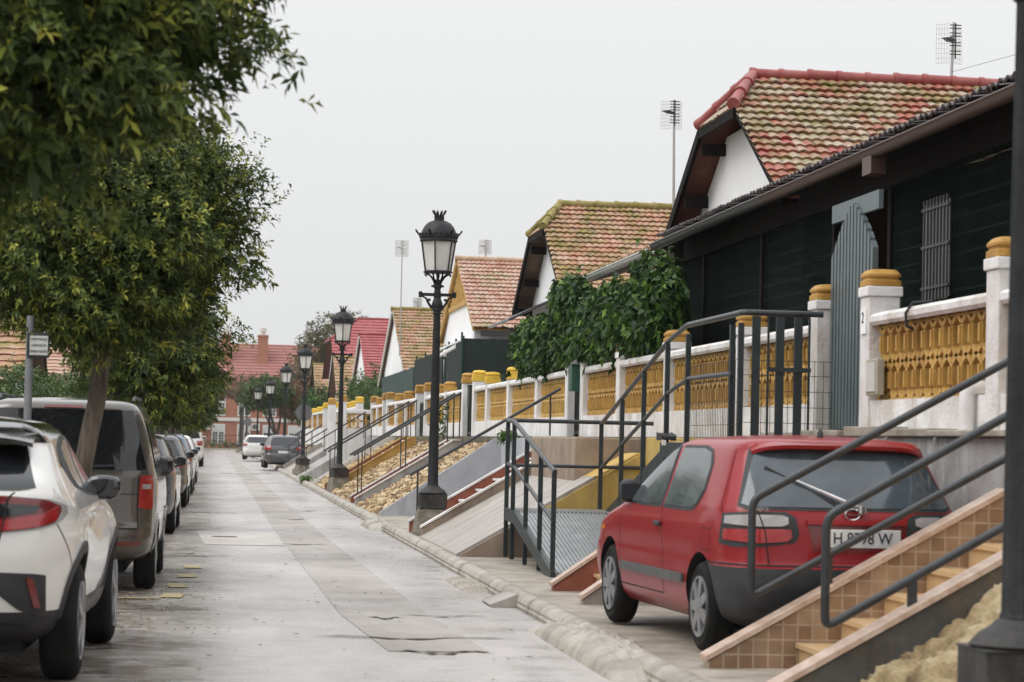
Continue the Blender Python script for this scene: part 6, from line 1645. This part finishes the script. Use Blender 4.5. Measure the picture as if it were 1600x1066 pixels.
# bushes behind the far wall, autumn trees and an olive near the street end
def bush(name, label, cat, lobes, n, ll, mats, seed, stem=None, k=5, group=None):
    c = np.array(lobes)[:, :3].mean(0)
    t = thing(name, label, cat, (float(c[0]), float(c[1]), 0.1), group=group)
    leaf_cloud('crown', lobes, n, k, ll, ll * .45, mats, t, seed, young=.2)
    if stem:
        trunk(t, stem[0], stem[1], stem[2] if len(stem) > 2 else ())
    return t
bush('garden_bush', 'bright green bushy shrub behind the distant wall with yellow caps', 'bush', [(6.6, 92, 3.0, 1.2, 2.2, 1.2), (6.3, 97, 3.1, 1.1, 2.0, 1.0), (6.2, 102, 2.9, 1.1, 2.0, 1.1)], 2600, .17, 'leaf_far', 41, ([(6.4, 95, 1.4), (6.4, 95, 2.6)], [.06, .04]))
bush('garden_bush', 'small green shrub in front of the orange boarded house', 'bush', [(6.0, 88, 2.6, .5, .9, .8)], 500, .14, 'leaf_far', 43, ([(6.0, 88, 1.4), (6.0, 88, 2.3)], [.04, .03]))
bush('bare_shrub', 'brown twiggy shrub against the white gable of the red roofed house', 'bush', [(5.95, 89.6, 2.3, .35, .8, .7)], 260, .12, 'leaf_russet', 44, ([(5.95, 89.6, 1.4), (5.95, 89.6, 2.4)], [.04, .02]))
bush('autumn_tree', 'large olive and brown autumn tree in front of the brick building', 'tree', [(8.6, 205, 6.6, 3.0, 3, 2.2), (10.6, 202, 6.6, 2.8, 3, 2.2), (6.8, 206, 5.4, 2.0, 2.5, 1.6), (9.5, 200, 5.0, 3.2, 3, 1.8)], 2400, .33, 'leaf_autumn', 45, ([(7.8, 204, 0), (7.8, 204, 3), (8.0, 204, 7)], [.3, .22, .08]))
bush('autumn_tree', 'russet thinning tree left of the olive autumn tree', 'tree', [(2.6, 225, 6.0, 2.4, 2.5, 1.2), (.2, 226, 5.7, 1.6, 2, .9), (4.8, 222, 5.8, 1.8, 2, 1.1)], 520, .32, 'leaf_russet', 46, ([(2.4, 225, 0), (2.4, 225, 4), (2.2, 225, 7)], [.25, .18, .06], [([(2.4, 225, 4), (.6, 225, 6)], [.10, .04]), ([(2.4, 225, 4.2), (4.3, 224, 6)], [.10, .04])]))
bush('autumn_tree', 'red tinged tree behind the distant garden wall', 'tree', [(7.6, 165, 4.6, 2.0, 3, 1.8), (9.0, 160, 4.8, 2.0, 3, 1.6), (6.0, 170, 4.0, 1.6, 2.5, 1.4)], 1800, .28, 'leaf_russet', 47, ([(7.6, 165, 0), (7.6, 165, 4)], [.2, .1]))
bush('small_olive_tree', 'small dark green tree with bare stems over the white car on the right', 'tree', [(2.9, 166, 4.3, 1.5, 1.6, 1.1), (4.0, 168, 4.5, 1.5, 1.6, 1.0), (3.4, 165, 4.9, 1.2, 1.4, .8)], 1900, .20, 'leaf_far', 48, ([(4.3, 167, .1), (4.2, 167, 1.4), (3.6, 167, 3.6)], [.16, .12, .07], [([(4.2, 167, 1.3), (4.6, 167, 3.9)], [.1, .05]), ([(4.2, 167, 1.4), (2.9, 167, 3.9)], [.09, .04])]))
bush('garden_tree', 'pale green tree behind the tallest crimson roof', 'tree', [(9.0, 180, 9.2, 2.4, 2, 1.6), (7.6, 182, 8.2, 1.8, 2, 1.5)], 900, .30, 'leaf_autumn', 49, ([(8.6, 181, 0), (8.6, 181, 8)], [.3, .12]))
bush('tall_cypress', 'dark evergreen mass behind the distant yellow capped wall', 'tree', [(5.9, 140, 2.9, 1.0, 2.6, 1.2), (6.1, 146, 3.2, 1.0, 2.6, 1.4)], 900, .24, 'ivy', 50, ([(6.0, 143, 1.3), (6.0, 143, 2.6)], [.1, .06]))
# weeds
for k, (x, y, z, r, l) in enumerate(((5.25, 56.6, 2.0, .22, 'narrow dark weed against the white plinth above the grey stairs'), (5.2, 42.6, 1.62, .16, 'grassy weed tuft on top of the blue grey side wall'), (2.85, 76.5, .2, .16, 'bright green weed tuft at the kerb by the fourth lamp'), (-.75, 64.0, .12, .18, 'bright green weed at the rear wheel of the white hatchback'), (4.9, 87.6, 1.5, .2, 'small weed on the far slope below the cross panel'))):
    bush('weed', l, 'weed', [(x, y, z, r, r * 1.4, r * (2.2 if k == 0 else .45))], 40, .12, 'weed' if k else 'leaf_far', 60 + k)

# fallen leaves on the road by the parked cars
V, F, rr = [], [], []
for i in range(420):
    x = random.gauss(-.72, .38) if i < 330 else random.uniform(-.4, 2.6); y = random.uniform(18.2, 24) if i < 260 else random.uniform(15, 40)
    if x < -1.5: continue
    a = random.random() * 6.28; l = random.uniform(.012, .035); b = len(V); c, s = math.cos(a), math.sin(a); z = .012
    V += [(x - c * l, y - s * l, z), (x + s * l * .4, y - c * l * .4, z + .007), (x + c * l, y + s * l, z + .004), (x - s * l * .4, y + c * l * .4, z + .009)]
    F += [(b, b + 1, b + 2), (b, b + 2, b + 3)]; q = random.random(); rr += [q, q]
kind(raw_mesh('leaf_litter', np.array(V), np.array(F), np.array(rr), 'litter'), 'stuff')

# ================================================================== STREET END: brick building
t = thing('brick_building', 'long red brick building with white windows and chimneys closing the street', 'building', (3, 262, 0))
BX0, BX1, BY = -16.0, 26.0, 262.0
wb = MB(); 
wb.box(BX0, BX1, BY, BY + 10, 0, 7.1); wb.build('wall', 'brick', t)
MB().box(BX0 - .1, BX1 + .1, BY - .14, BY - .001, 3.05, 3.42).build('string_course', 'pale_trim', t)
MB().box(BX0 - .3, BX1 + .3, BY - .35, BY + .2, 7.1, 7.3).build('eaves', 'brick', t)
rf = MB().add([(BX0 - .5, BY - .4, 7.3), (BX1 + .5, BY - .4, 7.3), (BX1 - 2, BY + 5, 11.6), (BX0 + 2, BY + 5, 11.6), (BX0 - .5, BY + 10.4, 7.3), (BX1 + .5, BY + 10.4, 7.3)], [(0, 1, 2, 3), (3, 2, 5, 4), (0, 3, 4), (1, 5, 2)])
rf = rf.build('roof', 'far_roof', t)
mb = MB()
for k in range(13):
    q = (k + .5) / 13; mb.bar((BX0, BY - .4 + 5.4 * q, 7.33 + 4.3 * q), (BX1, BY - .4 + 5.4 * q, 7.33 + 4.3 * q), .12, .05)
mb.build('tile_course', 'far_roof', rf)
for x in (.9, 4.9):
    c = MB().box(x - .55, x + .55, BY + 2.2, BY + 3.4, 9.2, 12.3).box(x - .62, x + .62, BY + 2.1, BY + 3.5, 12.301, 12.5).build('chimney', 'brick', rf)
    MB().lathe([(.26, 12.50), (.26, 12.8), (.34, 12.85), (.34, 13.3), (.2, 13.36)], (x, BY + 2.8, 0), 12).build('chimney_pot', 'pale_trim', c)
for i in range(14):
    x = -10.55 + 2.72 * i
    if x > 22: break
    f = MB().box(x - .72, x + .72, BY - .10, BY - .002, .55, 2.72).build('window', 'pale_trim', t)
    p = MB()
    for s in (-1, 1): p.box(x + s * .33 - .24, x + s * .33 + .24, BY - .115, BY - .101, .7, 1.85)
    p.build('pane', 'pane', f); MB().box(x - .6, x + .6, BY - .118, BY - .101, 1.95, 2.6).build('blind', 'curtain', f)
    b = MB()
    for s in (-1, 1):
        b.box(x + s * .33 - .02, x + s * .33 + .02, BY - .13, BY - .116, .7, 1.85)
        for z in (1.0, 1.28, 1.56): b.box(x + s * .33 - .24, x + s * .33 + .24, BY - .129, BY - .116, z, z + .035)
    b.build('glazing_bar', 'pale_trim', f)
    f = MB().box(x - .72, x + .72, BY - .10, BY - .002, 3.6, 5.5)
    f.prism([(x + .72 * math.cos(q), 5.501 + .55 * math.sin(q)) for q in np.linspace(0, math.pi, 13)], 'Y', BY - .10, BY - .002)
    f = f.build('arched_window', 'pale_trim', t)
    p = MB()
    for s in (-1, 1): p.box(x + s * .33 - .25, x + s * .33 + .25, BY - .115, BY - .101, 3.75, 4.95)
    p.prism([(x + .55 * math.cos(q), 5.2 + .6 * math.sin(q)) for q in np.linspace(0, math.pi, 13)], 'Y', BY - .115, BY - .101)
    p.build('pane', 'pane', f)
    b = MB()
    for s in (-1, 1):
        b.box(x + s * .33 - .02, x + s * .33 + .02, BY - .13, BY - .116, 3.75, 4.95)
        for z in (4.05, 4.35, 4.65): b.box(x + s * .33 - .25, x + s * .33 + .25, BY - .129, BY - .116, z, z + .035)
    b.box(x - .03, x + .03, BY - .13, BY - .116, 5.2, 5.78); b.build('glazing_bar', 'pale_trim', f)
for x in (-.95, 4.3):
    o = MB().box(x - .45, x + .45, BY - .55, BY - .15, 2.1, 2.85).build('air_conditioner', 'pale_trim', t)
    MB().lathe([(.26, 0), (.24, .02)], (0, 0, 0), 16)
    v = MB(); v.prism([(x - .1 + .28 * math.cos(2 * math.pi * k / 20), 2.48 + .28 * math.sin(2 * math.pi * k / 20)) for k in range(20)], 'Y', BY - .57, BY - .551); v.build('fan_grille', 'grey_plastic', o)
t = thing('railing', 'thin railing and hedge strip in front of the brick building', 'railing', (0, 256, 0))
mb = MB()
for k in range(60): mb.box(-14 + .6 * k, -13.97 + .6 * k, 256, 256.03, .1, 1.5)
mb.box(-14, 22, 255.99, 256.04, 1.5, 1.55).box(-14, 22, 255.99, 256.04, .6, .64); mb.build('bars', 'gate_dark', t)
o = leaf_cloud('low_hedge', [(-12 + 2 * k, 257.5, .5, 1.3, .7, .55) for k in range(17)], 1500, 4, .22, .10, 'leaf_far', None, 71); tag(o, 'low yellow-green hedge along the foot of the brick building', 'hedge')

# ================================================================== LEFT SIDE
HL = []
def left_house(label, y, xg, zr, ze, hw, seed, tile):
    """gable faces the street (+X); built like the others, turned round"""
    h = house(label, 0, zr, ze, hw, 0, 8, None, tile, 'ridge_plain', 'soffit_old', 'wood_dark', seed=seed, purlin=False, course=.30, zb=.8, sag=.03)
    for c in h.children: pass
    h.location = (xg, y, 0.8); h.rotation_euler = (0, 0, math.pi)
    return h
left_house('white gabled house with tiled roof at the left edge behind the green fence', 58.0, -4.45, 4.55, 2.6, 3.4, 91, 'tile_moss')
left_house('second tiled house on the left, mostly hidden by the leaning tree', 88.0, -5.0, 4.4, 2.4, 4.2, 93, 'tile_plain')
left_house('third tiled house on the left glimpsed between trunks', 108.0, -5.0, 4.6, 2.4, 5, 95, 'tile_plain')
MB().box(-4.95, -4.8, 55.5, 57.2, 1.5, 2.5)
net_fence('dark green garden fence along the left pavement', ((-3.9, 30.0), (-3.9, 60.0)), .1, 2.05, 'green_sheet', step=3)
bush('garden_bush', 'light green garden shrub behind the people carrier on the left', 'bush', [(-3.6, 44, 1.85, .8, 1.6, .75), (-3.0, 50, 1.95, .8, 1.6, .75), (-3.4, 56, 1.8, .9, 1.6, .85)], 2400, .13, 'leaf_far', 81, ([(-3.4, 50, .1), (-3.4, 50, 2)], [.08, .04]))
bush('garden_bush', 'farther garden shrubs glimpsed between the left tree trunks', 'bush', [(-3.8, 78, 1.8, 1.4, 4, 1.2), (-3.6, 92, 1.9, 1.4, 4, 1.3), (-3.2, 110, 2.0, 1.6, 5, 1.6), (-3.4, 130, 2.4, 1.8, 6, 2.2), (-4.5, 160, 2.6, 2.2, 8, 2.4)], 3000, .20, 'leaf_far', 83)
t = thing('garden_wall', 'pale garden wall glimpsed under the left trees', 'garden wall', (-3.9, 90, .1))
MB().box(-4.0, -3.85, 61, 160, .1, 1.2).build('plinth', 'white_dirty', t); MB().box(-4.03, -3.82, 61, 160, 1.202, 1.28).build('coping', 'mustard', t)
t = thing('parking_sign', 'small white parking notice on a grey pole behind the white crossover', 'sign', (-1.54, 20.3, 0))
MB().tube([(-1.54, 20.3, 0), (-1.54, 20.3, 2.45)], .032, 12).build('pole', 'galv', t)
MB().box(-1.56, -1.38, 20.24, 20.262, 2.10, 2.31).build('backing', 'gate_dark', t, bevel=.01)
MB().box(-1.535, -1.388, 20.234, 20.239, 2.125, 2.285).build('face', 'sign_white', t)
for k, s in enumerate(('EXCEPTO VEHICULOS', 'DE PERSONAS CON', 'MOVILIDAD REDUCIDA')):
    text_mesh(s, .026, (.078, -.069, 2.255 - .05 * k), (R(90), 0, 0), 'gate_dark', t, 'lettering', .001, sx=.52)
MB().box(-1.57, -1.51, 20.33, 20.36, 2.15, 2.25).build('bracket', 'galv', t)

# ================================================================== AIR
hz = MB().box(-260, 260, -70, 460, -1.3, 14.5)
ho = hz.build('haze', 'well')
hm = bpy.data.materials.new('thin_mist'); hm.use_nodes = True; ht = hm.node_tree; ht.nodes.clear()
hv = ht.nodes.new("ShaderNodeVolumePrincipled"); hv.inputs['Color'].default_value = (0.92, 0.93, 0.94, 1); hv.inputs['Density'].default_value = 0.0002; hv.inputs['Anisotropy'].default_value = 0.2
hout = ht.nodes.new("ShaderNodeOutputMaterial"); ht.links.new(hv.outputs[0], hout.inputs['Volume'])
ho.data.materials.clear(); ho.data.materials.append(hm); kind(ho, 'stuff')
